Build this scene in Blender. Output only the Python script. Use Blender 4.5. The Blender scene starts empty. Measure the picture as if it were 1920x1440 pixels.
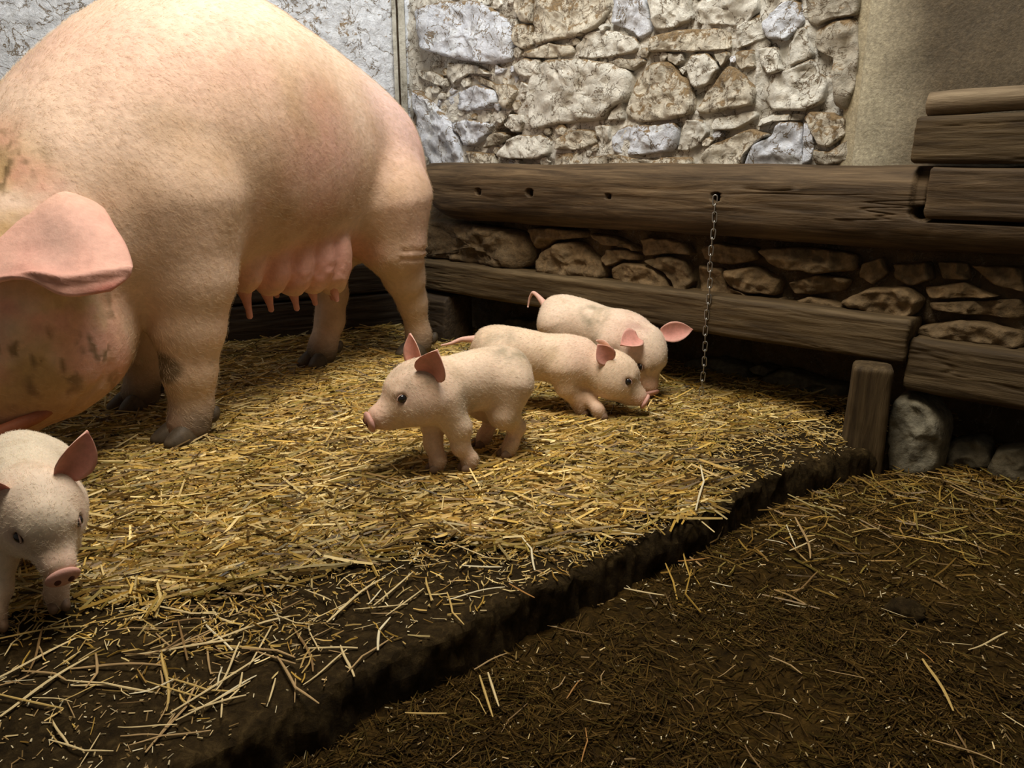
import bpy, math, random
import numpy as np
from mathutils import Vector, Matrix

S = bpy.context.scene
COL = S.collection
# ---------------------------------------------------------------- camera, world, light, exposure
H = 0.60
cam_d = bpy.data.cameras.new('camera'); cam_d.sensor_width = 36; cam_d.lens = 27.0
cam_d.clip_start = 0.02
cam = bpy.data.objects.new('camera', cam_d); COL.objects.link(cam)
cam.location = (0, 0, H); cam.rotation_euler = (math.radians(74), 0, 0)
S.camera = cam
w = bpy.data.worlds.new('world'); S.world = w; w.use_nodes = True
w.node_tree.nodes['Background'].inputs['Color'].default_value = (1.0, 0.9, 0.75, 1)
w.node_tree.nodes['Background'].inputs['Strength'].default_value = 0.10

def area(name, loc, target, size, sizey, power, color):
    l = bpy.data.lights.new(name, 'AREA'); l.shape = 'RECTANGLE'; l.size = size; l.size_y = sizey
    l.energy = power; l.color = color
    o = bpy.data.objects.new(name, l); COL.objects.link(o); o.location = loc
    o.rotation_euler = (Vector(target) - Vector(loc)).to_track_quat('-Z', 'Y').to_euler()
    return o
area('stable_lamp', (-0.12, 1.08, 2.3), (-0.2, 1.75, 0.2), 0.8, 0.8, 39, (1.0, 0.85, 0.64))
area('cool_wall_fill', (0.05, 1.55, 2.55), (0.0, 2.6, 0.95), 0.9, 0.9, 41, (0.90, 0.96, 1.0))  # added cool fill, hung close to the walls to brighten the limewash
S.view_settings.view_transform = 'Standard'; S.view_settings.look = 'None'
S.view_settings.gamma = 1.0; S.view_settings.use_curve_mapping = False
S.view_settings.exposure = 0.0

# ---------------------------------------------------------------- helpers
rng = np.random.default_rng(7)
random.seed(7)

def nrm(v):
    v = np.asarray(v, float); return v / np.linalg.norm(v)

def _hash(ix, iy, iz, seed):
    h = (ix * 374761393 + iy * 668265263 + iz * 2147483647 + seed * 144269).astype(np.int64)
    h = (h ^ (h >> 13)) * 1274126177 & 0xffffffff
    h = (h ^ (h >> 16)) * 2246822519 & 0xffffffff
    return ((h ^ (h >> 15)) & 0xffff) / 32767.5 - 1.0

def vnoise(P, scale, seed=0):
    p = np.asarray(P, float) * scale
    i = np.floor(p).astype(np.int64); f = p - i; f = f * f * f * (f * (f * 6 - 15) + 10)
    r = 0
    for a in (0, 1):
        for b in (0, 1):
            for c in (0, 1):
                wgt = (f[..., 0] if a else 1 - f[..., 0]) * (f[..., 1] if b else 1 - f[..., 1]) * (f[..., 2] if c else 1 - f[..., 2])
                r = r + wgt * _hash(i[..., 0] + a, i[..., 1] + b, i[..., 2] + c, seed)
    return r

def fbm(P, scale, octs=4, seed=0, gain=0.5):
    r = 0; a = 1.0; t = 0
    for k in range(octs):
        r = r + a * vnoise(P, scale * 2.03 ** k, seed + k * 17); t += a; a *= gain
    return r / t

def sst(a, b, x):
    t = np.clip((x - a) / (b - a), 0, 1); return t * t * (3 - 2 * t)

def mesh_np(name, V, Fq, smooth=True, col=None):
    V = np.asarray(V, np.float32); Fq = np.asarray(Fq, np.int32)
    me = bpy.data.meshes.new(name); n = Fq.shape[1]
    me.vertices.add(len(V)); me.vertices.foreach_set('co', V.ravel())
    me.loops.add(Fq.size); me.loops.foreach_set('vertex_index', Fq.ravel())
    me.polygons.add(len(Fq)); me.polygons.foreach_set('loop_start', np.arange(0, Fq.size, n, dtype=np.int32))
    me.polygons.foreach_set('use_smooth', np.full(len(Fq), smooth))
    if col is not None:
        a = me.attributes.new('col', 'FLOAT_COLOR', 'POINT')
        c = np.ones((len(V), 4), np.float32); c[:, :3] = col; a.data.foreach_set('color', c.ravel())
    me.update(calc_edges=True); me.validate()
    return me

def link(name, me, mat=None, parent=None, loc=None, rot=None):
    o = bpy.data.objects.new(name, me); COL.objects.link(o)
    if mat is not None and me is not None and len(me.materials) == 0: me.materials.append(mat)
    if parent is not None: o.parent = parent
    if loc is not None: o.location = loc
    if rot is not None: o.rotation_euler = rot
    return o

def tag(o, label=None, cat=None, group=None, kind=None):
    if label: o['label'] = label
    if cat: o['category'] = cat
    if group: o['group'] = group
    if kind: o['kind'] = kind
    return o

def grid_faces(nu, nv, cu=False, cv=False):
    iu = np.arange(nu if cu else nu - 1); iv = np.arange(nv if cv else nv - 1)
    a, b = np.meshgrid(iu, iv, indexing='ij'); a = a.ravel(); b = b.ravel()
    a2 = (a + 1) % nu; b2 = (b + 1) % nv
    return np.stack([a * nv + b, a2 * nv + b, a2 * nv + b2, a * nv + b2], 1)

def tube(pts, rad, nseg=8, close_ends=True):
    pts = np.asarray(pts, float); n = len(pts); rad = np.broadcast_to(rad, (n,))
    V = []; tprev = None; ref = np.array([0, 0, 1.0])
    T = np.gradient(pts, axis=0); T /= np.linalg.norm(T, axis=1)[:, None] + 1e-9
    x = np.cross(T[0], ref)
    if np.linalg.norm(x) < 1e-3: x = np.cross(T[0], [1, 0, 0])
    for i in range(n):
        x = x - T[i] * (x @ T[i]); x /= np.linalg.norm(x) + 1e-9; y = np.cross(T[i], x)
        a = np.arange(nseg) * 2 * math.pi / nseg
        V.append(pts[i] + rad[i] * (np.cos(a)[:, None] * x + np.sin(a)[:, None] * y))
    V = np.concatenate(V); F = grid_faces(n, nseg, False, True)
    if close_ends:
        V = np.concatenate([V, pts[:1], pts[-1:]]); c0 = n * nseg; c1 = c0 + 1
        k = np.arange(nseg); k2 = (k + 1) % nseg
        F = np.concatenate([F, np.stack([np.full(nseg, c0), k2, k, k], 1)[:, [0, 1, 2, 2]], np.stack([np.full(nseg, c1), (n - 1) * nseg + k, (n - 1) * nseg + k2, (n - 1) * nseg + k2], 1)])
    return V, F

def tri_fix(F):
    return F

def mesh_poly(name, V, F, smooth=True, col=None):
    # faces may repeat their last index (triangles in quad arrays)
    me = bpy.data.meshes.new(name)
    fl = [tuple(dict.fromkeys(int(i) for i in f)) for f in F]
    me.from_pydata([tuple(map(float, v)) for v in V], [], [f for f in fl if len(f) > 2])
    for p in me.polygons: p.use_smooth = smooth
    if col is not None:
        a = me.attributes.new('col', 'FLOAT_COLOR', 'POINT')
        c = np.ones((len(V), 4), np.float32); c[:, :3] = col; a.data.foreach_set('color', c.ravel())
    me.update(); return me

# ---------------------------------------------------------------- materials
def new_mat(name, rough=0.8, spec=0.3):
    m = bpy.data.materials.new(name); m.use_nodes = True; nt = m.node_tree
    b = nt.nodes['Principled BSDF']; b.inputs['Roughness'].default_value = rough
    b.inputs['Specular IOR Level'].default_value = spec
    return m, nt, b

def N(nt, t, **kw):
    n = nt.nodes.new(t)
    for k, v in kw.items(): setattr(n, k, v)
    return n

def noise(nt, vec, scale, detail=6, rough=0.6, dist=0.0):
    n = N(nt, 'ShaderNodeTexNoise'); n.inputs['Scale'].default_value = scale
    n.inputs['Detail'].default_value = detail; n.inputs['Roughness'].default_value = rough
    n.inputs['Distortion'].default_value = dist
    nt.links.new(vec, n.inputs['Vector']); return n.outputs['Fac']

def ramp(nt, fac, stops):
    r = N(nt, 'ShaderNodeValToRGB'); e = r.color_ramp.elements
    while len(e) < len(stops): e.new(0.5)
    for k, (p, c) in enumerate(stops):
        e[k].position = p; e[k].color = (c, c, c, 1) if isinstance(c, (int, float)) else (*c, 1)
    nt.links.new(fac, r.inputs['Fac']); return r.outputs['Color']

def mix(nt, fac, a, b, mode='MIX'):
    m = N(nt, 'ShaderNodeMix', data_type='RGBA', blend_type=mode)
    for s, v in ((m.inputs[0], fac), (m.inputs[6], a), (m.inputs[7], b)):
        if isinstance(v, (int, float)): s.default_value = v
        elif isinstance(v, tuple): s.default_value = (*v, 1)
        else: nt.links.new(v, s)
    return m.outputs[2]

def bump(nt, b, hts, prev=None):
    for h, strength, dist in hts:
        n = N(nt, 'ShaderNodeBump'); n.inputs['Strength'].default_value = strength; n.inputs['Distance'].default_value = dist
        nt.links.new(h, n.inputs['Height'])
        if prev is not None: nt.links.new(prev, n.inputs['Normal'])
        prev = n.outputs['Normal']
    nt.links.new(prev, b.inputs['Normal'])

def vec_of(nt, kind='Object', scale=None):
    tc = N(nt, 'ShaderNodeTexCoord'); o = tc.outputs[kind]
    if scale:
        mp = N(nt, 'ShaderNodeMapping'); mp.inputs['Scale'].default_value = scale
        nt.links.new(o, mp.inputs['Vector']); o = mp.outputs['Vector']
    return o

def attr(nt, name='col', t='GEOMETRY'):
    a = N(nt, 'ShaderNodeAttribute', attribute_name=name, attribute_type=t); return a

def mat_wood(name, dark, mid, light, rough=0.75):
    m, nt, b = new_mat(name, rough, 0.25)
    v = vec_of(nt, 'Object', (5, 60, 60)); g = noise(nt, v, 1.0, 8, 0.65, 0.6)
    v2 = vec_of(nt, 'Object', (2, 12, 12)); g2 = noise(nt, v2, 1.0, 6, 0.6, 0.8)
    c = ramp(nt, g, [(0.28, dark), (0.5, mid), (0.75, light)])
    c2 = ramp(nt, g2, [(0.3, (0.55, 0.5, 0.42)), (0.62, (1.12, 1.1, 1.05))])
    c = mix(nt, 1.0, c, c2, 'MULTIPLY')
    v3 = vec_of(nt, 'Object', (14, 160, 160)); g3 = noise(nt, v3, 1.0, 4, 0.7, 0.2)
    nt.links.new(c, b.inputs['Base Color'])
    bump(nt, b, [(g, 0.6, 0.006), (g3, 0.5, 0.002)])
    return m

def mat_attr(name, rough=0.8, spec=0.3, var=0.35, scale=60, bumpd=0.002, sss=0.0, trans=0.0):
    m, nt, b = new_mat(name, rough, spec)
    v = vec_of(nt); a = attr(nt).outputs['Color']
    f = noise(nt, v, scale, 6, 0.65)
    c = mix(nt, 1.0, a, ramp(nt, f, [(0.25, 1 - var), (0.7, 1 + var * 0.5)]), 'MULTIPLY')
    nt.links.new(c, b.inputs['Base Color'])
    if bumpd: bump(nt, b, [(f, 0.6, bumpd)])
    if sss:
        b.inputs['Subsurface Weight'].default_value = sss
        b.inputs['Subsurface Radius'].default_value = (1, 0.35, 0.2); b.inputs['Subsurface Scale'].default_value = 0.008
    return m

M = {}
M['beam'] = mat_wood('beam_wood', (0.028, 0.017, 0.008), (0.080, 0.052, 0.027), (0.165, 0.112, 0.062))
M['rail'] = mat_wood('rail_wood', (0.030, 0.018, 0.008), (0.078, 0.052, 0.024), (0.15, 0.105, 0.055))
M['pale_wood'] = mat_wood('pale_wood', (0.09, 0.065, 0.04), (0.20, 0.15, 0.095), (0.34, 0.27, 0.18))
M['dark_wood'] = mat_wood('dark_wood', (0.018, 0.012, 0.007), (0.045, 0.030, 0.017), (0.085, 0.06, 0.035))

def mat_limewash(name):
    m, nt, b = new_mat(name, 0.75, 0.3)
    v = vec_of(nt); a = attr(nt).outputs['Color']
    big = noise(nt, v, 7, 5, 0.6, 0.4); fine = noise(nt, v, 45, 8, 0.72, 0.8); grit = noise(nt, v, 160, 4, 0.7)
    geo = N(nt, 'ShaderNodeNewGeometry'); sep = N(nt, 'ShaderNodeSeparateXYZ'); nt.links.new(geo.outputs['Normal'], sep.inputs[0])
    # alpha of the tint attribute says how far the wash has peeled off the stone
    al = attr(nt, 'peel').outputs['Fac']
    ad = N(nt, 'ShaderNodeMath', operation='ADD'); nt.links.new(fine, ad.inputs[0]); nt.links.new(al, ad.inputs[1])
    ad2 = N(nt, 'ShaderNodeMath', operation='MULTIPLY_ADD'); nt.links.new(sep.outputs['Z'], ad2.inputs[0]); ad2.inputs[1].default_value = 0.22
    nt.links.new(ad.outputs[0], ad2.inputs[2])
    ad3 = N(nt, 'ShaderNodeMath', operation='MULTIPLY_ADD'); nt.links.new(big, ad3.inputs[0]); ad3.inputs[1].default_value = 0.5; nt.links.new(ad2.outputs[0], ad3.inputs[2])
    pe = ramp(nt, ad3.outputs[0], [(0.90, 0.0), (1.02, 1.0)])
    bare = ramp(nt, grit, [(0.3, (0.20, 0.13, 0.06)), (0.7, (0.40, 0.28, 0.15))])
    wash = mix(nt, 1.0, a, ramp(nt, fine, [(0.25, (0.78, 0.75, 0.69)), (0.5, (1.04, 1.04, 1.03))]), 'MULTIPLY')
    ckn = noise(nt, v, 13, 6, 0.6, 0.5); sub = N(nt, 'ShaderNodeMath', operation='SUBTRACT'); nt.links.new(ckn, sub.inputs[0]); sub.inputs[1].default_value = 0.5
    ab = N(nt, 'ShaderNodeMath', operation='ABSOLUTE'); nt.links.new(sub.outputs[0], ab.inputs[0])
    gate = noise(nt, v, 5, 3, 0.5); g2 = N(nt, 'ShaderNodeMath', operation='MULTIPLY_ADD'); nt.links.new(gate, g2.inputs[0]); g2.inputs[1].default_value = -0.008; nt.links.new(ab.outputs[0], g2.inputs[2])
    crk = ramp(nt, g2.outputs[0], [(0.0, 0.0), (0.008, 1.0)]); flk = ramp(nt, noise(nt, v, 70, 3, 0.6, 0.5), [(0.24, 0.0), (0.31, 1.0)])
    both = mix(nt, 1.0, crk, flk, 'MULTIPLY')
    cc = mix(nt, pe, wash, bare); cc = mix(nt, both, (0.30, 0.235, 0.16), cc)
    nt.links.new(cc, b.inputs['Base Color'])
    bump(nt, b, [(big, 0.6, 0.03), (fine, 1.0, 0.016), (grit, 0.6, 0.004), (both, 0.8, 0.006)])
    return m
M['lime'] = mat_limewash('limewash')
M['rubble'] = mat_attr('dirty_stone', 0.8, 0.3, 0.6, 55, 0.010)

def mat_dirt(name, dark, mid, light, rough, scale=30):
    m, nt, b = new_mat(name, rough, 0.10)
    v = vec_of(nt); f = noise(nt, v, scale, 10, 0.75, 0.5); g = noise(nt, v, scale * 6, 5, 0.75); l = noise(nt, v, 4, 4, 0.6)
    c = ramp(nt, f, [(0.3, dark), (0.52, mid), (0.75, light)])
    c = mix(nt, 1.0, c, ramp(nt, l, [(0.3, 0.6), (0.7, 1.25)]), 'MULTIPLY')
    nt.links.new(c, b.inputs['Base Color'])
    bump(nt, b, [(f, 1.0, 0.014), (g, 0.8, 0.005)])
    return m
M['muck'] = mat_dirt('muck', (0.014, 0.0075, 0.001), (0.068, 0.037, 0.006), (0.20, 0.11, 0.024), 0.7, 55)
M['slab'] = mat_dirt('slab', (0.014, 0.008, 0.0025), (0.055, 0.034, 0.011), (0.16, 0.105, 0.04), 0.75, 60)
M['straw'] = mat_attr('straw', 0.55, 0.4, 0.25, 40, 0.0)
M['old_straw'] = mat_attr('old_straw', 0.85, 0.12, 0.3, 40, 0.0)
M['metal'] = new_mat('chain_steel', 0.35, 0.5)[0]
M['metal'].node_tree.nodes['Principled BSDF'].inputs['Metallic'].default_value = 0.9
M['metal'].node_tree.nodes['Principled BSDF'].inputs['Base Color'].default_value = (0.42, 0.40, 0.36, 1)
M['conduit'] = mat_dirt('painted_conduit', (0.25, 0.22, 0.16), (0.62, 0.60, 0.52), (0.72, 0.70, 0.64), 0.5, 18)

# ---------------------------------------------------------------- wall frames
RP = np.array([.83, 1.63, 0]); RD = np.array([.740, -.672, 0]) / 0.99961; RN = np.array([-.672, -.740, 0]) / 0.99961
LP = np.array([-.432, 2.769, 0]); LD = nrm([.859, .513, 0]); LN = nrm([.513, -.859, 0])
def R(s, z, off=0.0):
    s = np.asarray(s, float)[..., None]; z = np.asarray(z, float)[..., None]; off = np.asarray(off, float)[..., None]
    return RP + RD * s - RN * off + np.array([0, 0, 1.0]) * z
def L(s, z, off=0.0):
    s = np.asarray(s, float)[..., None]; z = np.asarray(z, float)[..., None]; off = np.asarray(off, float)[..., None]
    return LP + LD * s - LN * off + np.array([0, 0, 1.0]) * z
ROFF, LOFF = 0.135, 0.06
_A = np.array([[RD[0], -LD[0]], [RD[1], -LD[1]]]); _b = (LP - LN * LOFF) - (RP - RN * ROFF)
CS_R, CS_L = np.linalg.solve(_A, _b[:2])
# measured outlines (metres along the wall, height) and points
STONES_UP=[
 ('w',[(-1.168,0.798),(-1.155,0.86),(-1.101,0.894),(-0.985,0.889),(-0.843,0.863),(-0.784,0.835),(-0.798,0.77),(-0.86,0.749),(-0.87,0.721),(-1.051,0.714),(-1.148,0.703)]),
 ('b',[(-0.802,0.738),(-0.779,0.81),(-0.733,0.858),(-0.675,0.856),(-0.621,0.809),(-0.596,0.762),(-0.595,0.727),(-0.647,0.716),(-0.763,0.709)]),
 ('w',[(-1.214,0.894),(-1.169,0.906),(-1.114,0.898),(-1.117,0.86),(-1.175,0.852),(-1.207,0.866)]),
 ('b',[(-1.138,1.063),(-1.142,0.977),(-1.137,0.939),(-1.082,0.946),(-0.993,0.948),(-0.927,0.961),(-0.883,0.998),(-0.876,1.044),(-1.139,1.078)]),
 ('b',[(-1.223,0.988),(-1.201,1.007),(-1.157,0.998),(-1.15,0.941),(-1.188,0.936),(-1.219,0.948)]),
 ('b',[(-1.199,0.914),(-1.15,0.929),(-1.077,0.94),(-0.996,0.924),(-0.993,0.903),(-1.048,0.9),(-1.105,0.903)]),
 ('w',[(-0.982,0.897),(-0.986,0.922),(-0.938,0.956),(-0.868,0.953),(-0.789,0.929),(-0.769,0.902),(-0.777,0.892),(-0.844,0.883),(-0.924,0.887)]),
 ('g',[(-0.869,0.871),(-0.84,0.877),(-0.757,0.872),(-0.746,0.862),(-0.786,0.843),(-0.836,0.858)]),
 ('u',[(-0.855,1.041),(-0.764,1.029),(-0.731,0.938),(-0.766,0.922),(-0.793,0.942),(-0.866,0.972)]),
 ('w',[(-0.752,1.028),(-0.622,1.011),(-0.613,0.951),(-0.672,0.938),(-0.718,0.939)]),
 ('w',[(-0.603,0.943),(-0.6,0.987),(-0.597,1.008),(-0.438,0.987),(-0.435,0.95),(-0.465,0.92),(-0.531,0.932)]),
 ('b',[(-0.736,0.886),(-0.726,0.922),(-0.652,0.931),(-0.515,0.92),(-0.499,0.875),(-0.573,0.876),(-0.67,0.882)]),
 ('w',[(-0.483,0.92),(-0.433,0.944),(-0.411,0.891),(-0.457,0.876),(-0.482,0.871)]),
 ('u',[(-0.419,0.923),(-0.371,0.965),(-0.332,0.958),(-0.319,0.914),(-0.36,0.879),(-0.404,0.888)]),
 ('w',[(-0.621,0.831),(-0.612,0.869),(-0.56,0.868),(-0.529,0.83),(-0.553,0.793),(-0.592,0.788),(-0.614,0.813)]),
 ('w',[(-0.68,0.877),(-0.637,0.874),(-0.634,0.857),(-0.652,0.849),(-0.679,0.86)]),
 ('w',[(-0.645,0.837),(-0.622,0.847),(-0.619,0.839),(-0.632,0.823)]),
 ('g',[(-0.542,0.864),(-0.507,0.866),(-0.502,0.856),(-0.522,0.832),(-0.538,0.851)]),
 ('b',[(-0.48,0.866),(-0.436,0.866),(-0.427,0.828),(-0.465,0.822),(-0.479,0.838)]),
 ('b',[(-0.583,0.732),(-0.562,0.775),(-0.498,0.837),(-0.453,0.809),(-0.427,0.776),(-0.424,0.742),(-0.495,0.732),(-0.569,0.726)]),
 ('w',[(-0.422,0.866),(-0.378,0.869),(-0.356,0.814),(-0.388,0.808),(-0.412,0.829)]),
 ('w',[(-0.401,0.804),(-0.348,0.813),(-0.295,0.832),(-0.256,0.785),(-0.257,0.741),(-0.296,0.721),(-0.375,0.723),(-0.405,0.753)]),
 ('b',[(-0.294,0.703),(-0.28,0.717),(-0.236,0.713),(-0.203,0.697),(-0.196,0.665),(-0.228,0.636),(-0.253,0.64),(-0.27,0.675)]),
 ('w',[(-0.542,0.694),(-0.527,0.713),(-0.421,0.725),(-0.416,0.71),(-0.465,0.686),(-0.53,0.682)]),
 ('w',[(-0.637,0.638),(-0.626,0.676),(-0.611,0.711),(-0.563,0.709),(-0.55,0.678),(-0.569,0.648),(-0.607,0.633)]),
 ('b',[(-0.576,0.593),(-0.543,0.644),(-0.43,0.682),(-0.379,0.669),(-0.405,0.655),(-0.441,0.619),(-0.446,0.594)]),
 ('u',[(-0.433,0.594),(-0.423,0.638),(-0.373,0.664),(-0.359,0.697),(-0.305,0.695),(-0.29,0.594)]),
 ('u',[(-0.297,0.692),(-0.273,0.692),(-0.264,0.638),(-0.272,0.604),(-0.287,0.596)]),
 ('u',[(-0.842,0.637),(-0.837,0.684),(-0.804,0.703),(-0.647,0.702),(-0.633,0.683),(-0.643,0.634),(-0.74,0.624),(-0.814,0.625)]),
 ('b',[(-1.047,0.642),(-1.046,0.668),(-0.994,0.696),(-0.914,0.693),(-0.897,0.658),(-0.954,0.638)]),
 ('w',[(-1.29,0.627),(-1.25,0.67),(-1.198,0.687),(-1.1,0.684),(-1.073,0.668),(-1.08,0.627),(-1.136,0.613),(-1.264,0.618)]),
 ('w',[(-1.262,0.72),(-1.236,0.748),(-1.183,0.746),(-1.178,0.727),(-1.203,0.696),(-1.236,0.697)]),
 ('g',[(-1.352,0.65),(-1.318,0.69),(-1.269,0.698),(-1.255,0.686),(-1.297,0.66)]),
 ('b',[(-1.404,0.875),(-1.361,0.866),(-1.305,0.842),(-1.227,0.835),(-1.199,0.818),(-1.227,0.784),(-1.241,0.767),(-1.264,0.768),(-1.282,0.799),(-1.316,0.833),(-1.378,0.854)]),
 ('u',[(-1.554,0.803),(-1.475,0.826),(-1.376,0.845),(-1.31,0.823),(-1.294,0.79),(-1.322,0.773),(-1.419,0.767),(-1.528,0.785)]),
 ('w',[(-1.669,0.911),(-1.587,0.898),(-1.523,0.874),(-1.518,0.848),(-1.581,0.859),(-1.648,0.884)]),
 ('u',[(-1.654,1.095),(-1.535,1.108),(-1.388,1.09),(-1.296,1.053),(-1.241,1.002),(-1.232,0.911),(-1.274,0.902),(-1.356,0.908),(-1.465,0.93),(-1.567,0.955),(-1.646,0.987)]),
 ('u',[(-1.302,0.898),(-1.254,0.884),(-1.268,0.872),(-1.302,0.871)]),
 ('w',[(-1.19,0.844),(-1.164,0.831),(-1.166,0.809),(-1.185,0.81)]),
 ('b',[(-1.432,0.641),(-1.311,0.632),(-1.309,0.595),(-1.407,0.595)]),
 ('u',[(-1.507,0.726),(-1.419,0.742),(-1.311,0.72),(-1.337,0.688),(-1.394,0.658),(-1.441,0.658),(-1.469,0.696)]),
 ('u',[(-1.672,0.849),(-1.563,0.776),(-1.489,0.714),(-1.465,0.654),(-1.451,0.591),(-1.685,0.591)]),
 ('w',[(-0.857,0.718),(-0.85,0.739),(-0.814,0.768),(-0.808,0.719)]),
 ('w',[(-0.897,0.703),(-0.847,0.706),(-0.849,0.666),(-0.878,0.646)]),
 ('b',[(-1.053,0.63),(-0.968,0.63),(-0.949,0.593),(-1.063,0.592)]),
 ('b',[(-0.933,0.593),(-0.926,0.62),(-0.849,0.625),(-0.75,0.614),(-0.6,0.618),(-0.589,0.593)]),
 ('g',[(-0.288,0.892),(-0.255,0.907),(-0.194,0.911),(-0.185,0.814),(-0.184,0.769),(-0.198,0.716),(-0.227,0.732),(-0.244,0.83),(-0.285,0.85)]),
 ('g',[(-0.323,0.972),(-0.196,0.956),(-0.194,0.915),(-0.255,0.911),(-0.291,0.902),(-0.314,0.918)]),
 ('w',[(-1.503,0.922),(-1.368,0.901),(-1.314,0.871),(-1.416,0.881),(-1.492,0.85),(-1.517,0.885)]),
 ('w',[(-1.284,0.761),(-1.241,0.759),(-1.275,0.722),(-1.31,0.735)]),
 ('g',[(-0.261,0.633),(-0.223,0.626),(-0.19,0.655),(-0.176,0.608),(-0.22,0.597),(-0.257,0.596)]),
 ('w',[(-0.421,0.82),(-0.407,0.801),(-0.409,0.759),(-0.421,0.778)]),
 ('w',[(-0.403,0.707),(-0.367,0.715),(-0.298,0.715),(-0.307,0.701),(-0.372,0.699),(-0.412,0.687)]),
 ('b',[(-1.221,1.088),(-1.145,1.078),(-1.15,1.004),(-1.197,1.012),(-1.217,1.044)]),
 ('w',[(-0.409,0.983),(-0.329,0.973),(-0.334,0.961),(-0.373,0.967),(-0.409,0.943),(-0.423,0.951)]),
 ('w',[(-0.309,0.898),(-0.288,0.845),(-0.296,0.836),(-0.345,0.821),(-0.352,0.868),(-0.316,0.904)]),
]
STONES_MID=[
 ('m',[(-1.644,0.295),(-1.61,0.407),(-1.53,0.416),(-1.338,0.406),(-1.181,0.397),(-1.124,0.378),(-1.108,0.337),(-1.101,0.3),(-1.134,0.279),(-1.236,0.275),(-1.447,0.281),(-1.627,0.281)]),
 ('m',[(-1.076,0.302),(-1.058,0.339),(-1.007,0.367),(-0.942,0.379),(-0.891,0.36),(-0.847,0.329),(-0.821,0.303),(-0.826,0.279),(-0.892,0.266),(-0.99,0.27),(-1.063,0.273)]),
 ('m',[(-1.122,0.408),(-1.021,0.413),(-0.907,0.408),(-0.902,0.39),(-1.007,0.378),(-1.066,0.347),(-1.088,0.345)]),
 ('m',[(-0.891,0.403),(-0.816,0.404),(-0.729,0.382),(-0.717,0.362),(-0.772,0.373),(-0.834,0.374)]),
 ('m',[(-0.808,0.309),(-0.768,0.329),(-0.694,0.331),(-0.641,0.311),(-0.595,0.26),(-0.68,0.261),(-0.797,0.272)]),
 ('m',[(-0.69,0.342),(-0.619,0.36),(-0.557,0.348),(-0.534,0.299),(-0.551,0.265),(-0.584,0.269),(-0.624,0.314)]),
 ('m',[(-0.816,0.364),(-0.761,0.365),(-0.706,0.352),(-0.702,0.339),(-0.77,0.337),(-0.814,0.313),(-0.838,0.334)]),
 ('m',[(-0.711,0.4),(-0.634,0.405),(-0.557,0.394),(-0.539,0.369),(-0.619,0.365),(-0.696,0.352)]),
 ('m',[(-0.52,0.388),(-0.477,0.404),(-0.371,0.394),(-0.365,0.37),(-0.44,0.347),(-0.512,0.358)]),
 ('m',[(-0.358,0.395),(-0.28,0.407),(-0.193,0.406),(-0.121,0.398),(-0.123,0.364),(-0.208,0.351),(-0.308,0.353)]),
 ('m',[(-0.529,0.34),(-0.459,0.336),(-0.44,0.294),(-0.379,0.278),(-0.392,0.261),(-0.515,0.265)]),
 ('m',[(-0.45,0.335),(-0.361,0.35),(-0.301,0.324),(-0.304,0.286),(-0.372,0.283),(-0.432,0.295)]),
 ('m',[(-0.282,0.321),(-0.208,0.346),(-0.137,0.341),(-0.151,0.313),(-0.224,0.295),(-0.268,0.294)]),
 ('m',[(-0.109,0.38),(-0.071,0.397),(-0.055,0.364),(-0.085,0.335),(-0.118,0.347)]),
 ('m',[(-0.051,0.384),(0.026,0.395),(0.04,0.358),(-0.007,0.339),(-0.042,0.349)]),
 ('m',[(-0.148,0.287),(-0.087,0.329),(-0.002,0.337),(0.027,0.312),(-0.001,0.257),(-0.094,0.264)]),
 ('m',[(0.041,0.397),(0.1,0.398),(0.109,0.365),(0.058,0.36)]),
 ('m',[(0.021,0.34),(0.102,0.358),(0.174,0.337),(0.127,0.329),(0.041,0.319)]),
 ('m',[(0.109,0.395),(0.202,0.398),(0.21,0.35),(0.144,0.363)]),
 ('m',[(0.04,0.308),(0.212,0.337),(0.218,0.295),(0.107,0.293),(0.047,0.295)]),
 ('m',[(0.015,0.247),(0.109,0.283),(0.223,0.27),(0.228,0.236),(0.12,0.235),(0.03,0.232)]),
 ('m',[(-0.288,0.264),(-0.224,0.292),(-0.149,0.281),(-0.094,0.257),(-0.197,0.251)]),
 ('m',[(-0.377,0.256),(-0.294,0.279),(-0.263,0.249),(-0.376,0.242)]),
]
STONES_LOW=[
 (0.288,[(-0.673,-0.024),(-0.654,0.022),(-0.532,0.051),(-0.447,0.037),(-0.437,0.0),(-0.56,-0.023)]),
 (0.288,[(-0.455,0.032),(-0.416,0.051),(-0.373,0.047),(-0.397,0.02)]),
 (0.288,[(-0.418,-0.017),(-0.398,0.029),(-0.338,0.051),(-0.247,0.039),(-0.173,0.035),(-0.168,-0.013),(-0.299,-0.029)]),
 (0.27,[(-1.46,0.005),(-1.366,0.062),(-1.234,0.068),(-1.223,0.016),(-1.419,-0.013)]),
 (0.03,[(0.017,-0.081),(0.003,0.058),(0.012,0.098),(0.051,0.102),(0.085,0.085),(0.109,0.051),(0.119,-0.008),(0.118,-0.059),(0.069,-0.077)]),
 (0.14,[(0.104,-0.068),(0.117,-0.008),(0.168,0.012),(0.193,0.001),(0.204,-0.043),(0.139,-0.069)]),
 (0.12,[(0.196,-0.065),(0.207,0.001),(0.255,0.023),(0.285,-0.052),(0.228,-0.069)]),
]
DENSE=[(-1.736,1.892),(-1.16,2.208),(-0.933,2.516),(-0.436,2.797),(-0.129,3.042),(0.094,2.637),(0.489,2.27),(0.673,2.12),(0.878,1.916),(0.658,1.725),(0.583,1.725),(0.391,1.55),(0.396,1.432),(0.34,1.282),(0.161,1.168),(0.035,1.13),(-0.141,1.149),(-0.325,1.046),(-0.513,0.993),(-0.626,0.985),(-0.748,0.937),(-1.056,0.912)]
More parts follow.
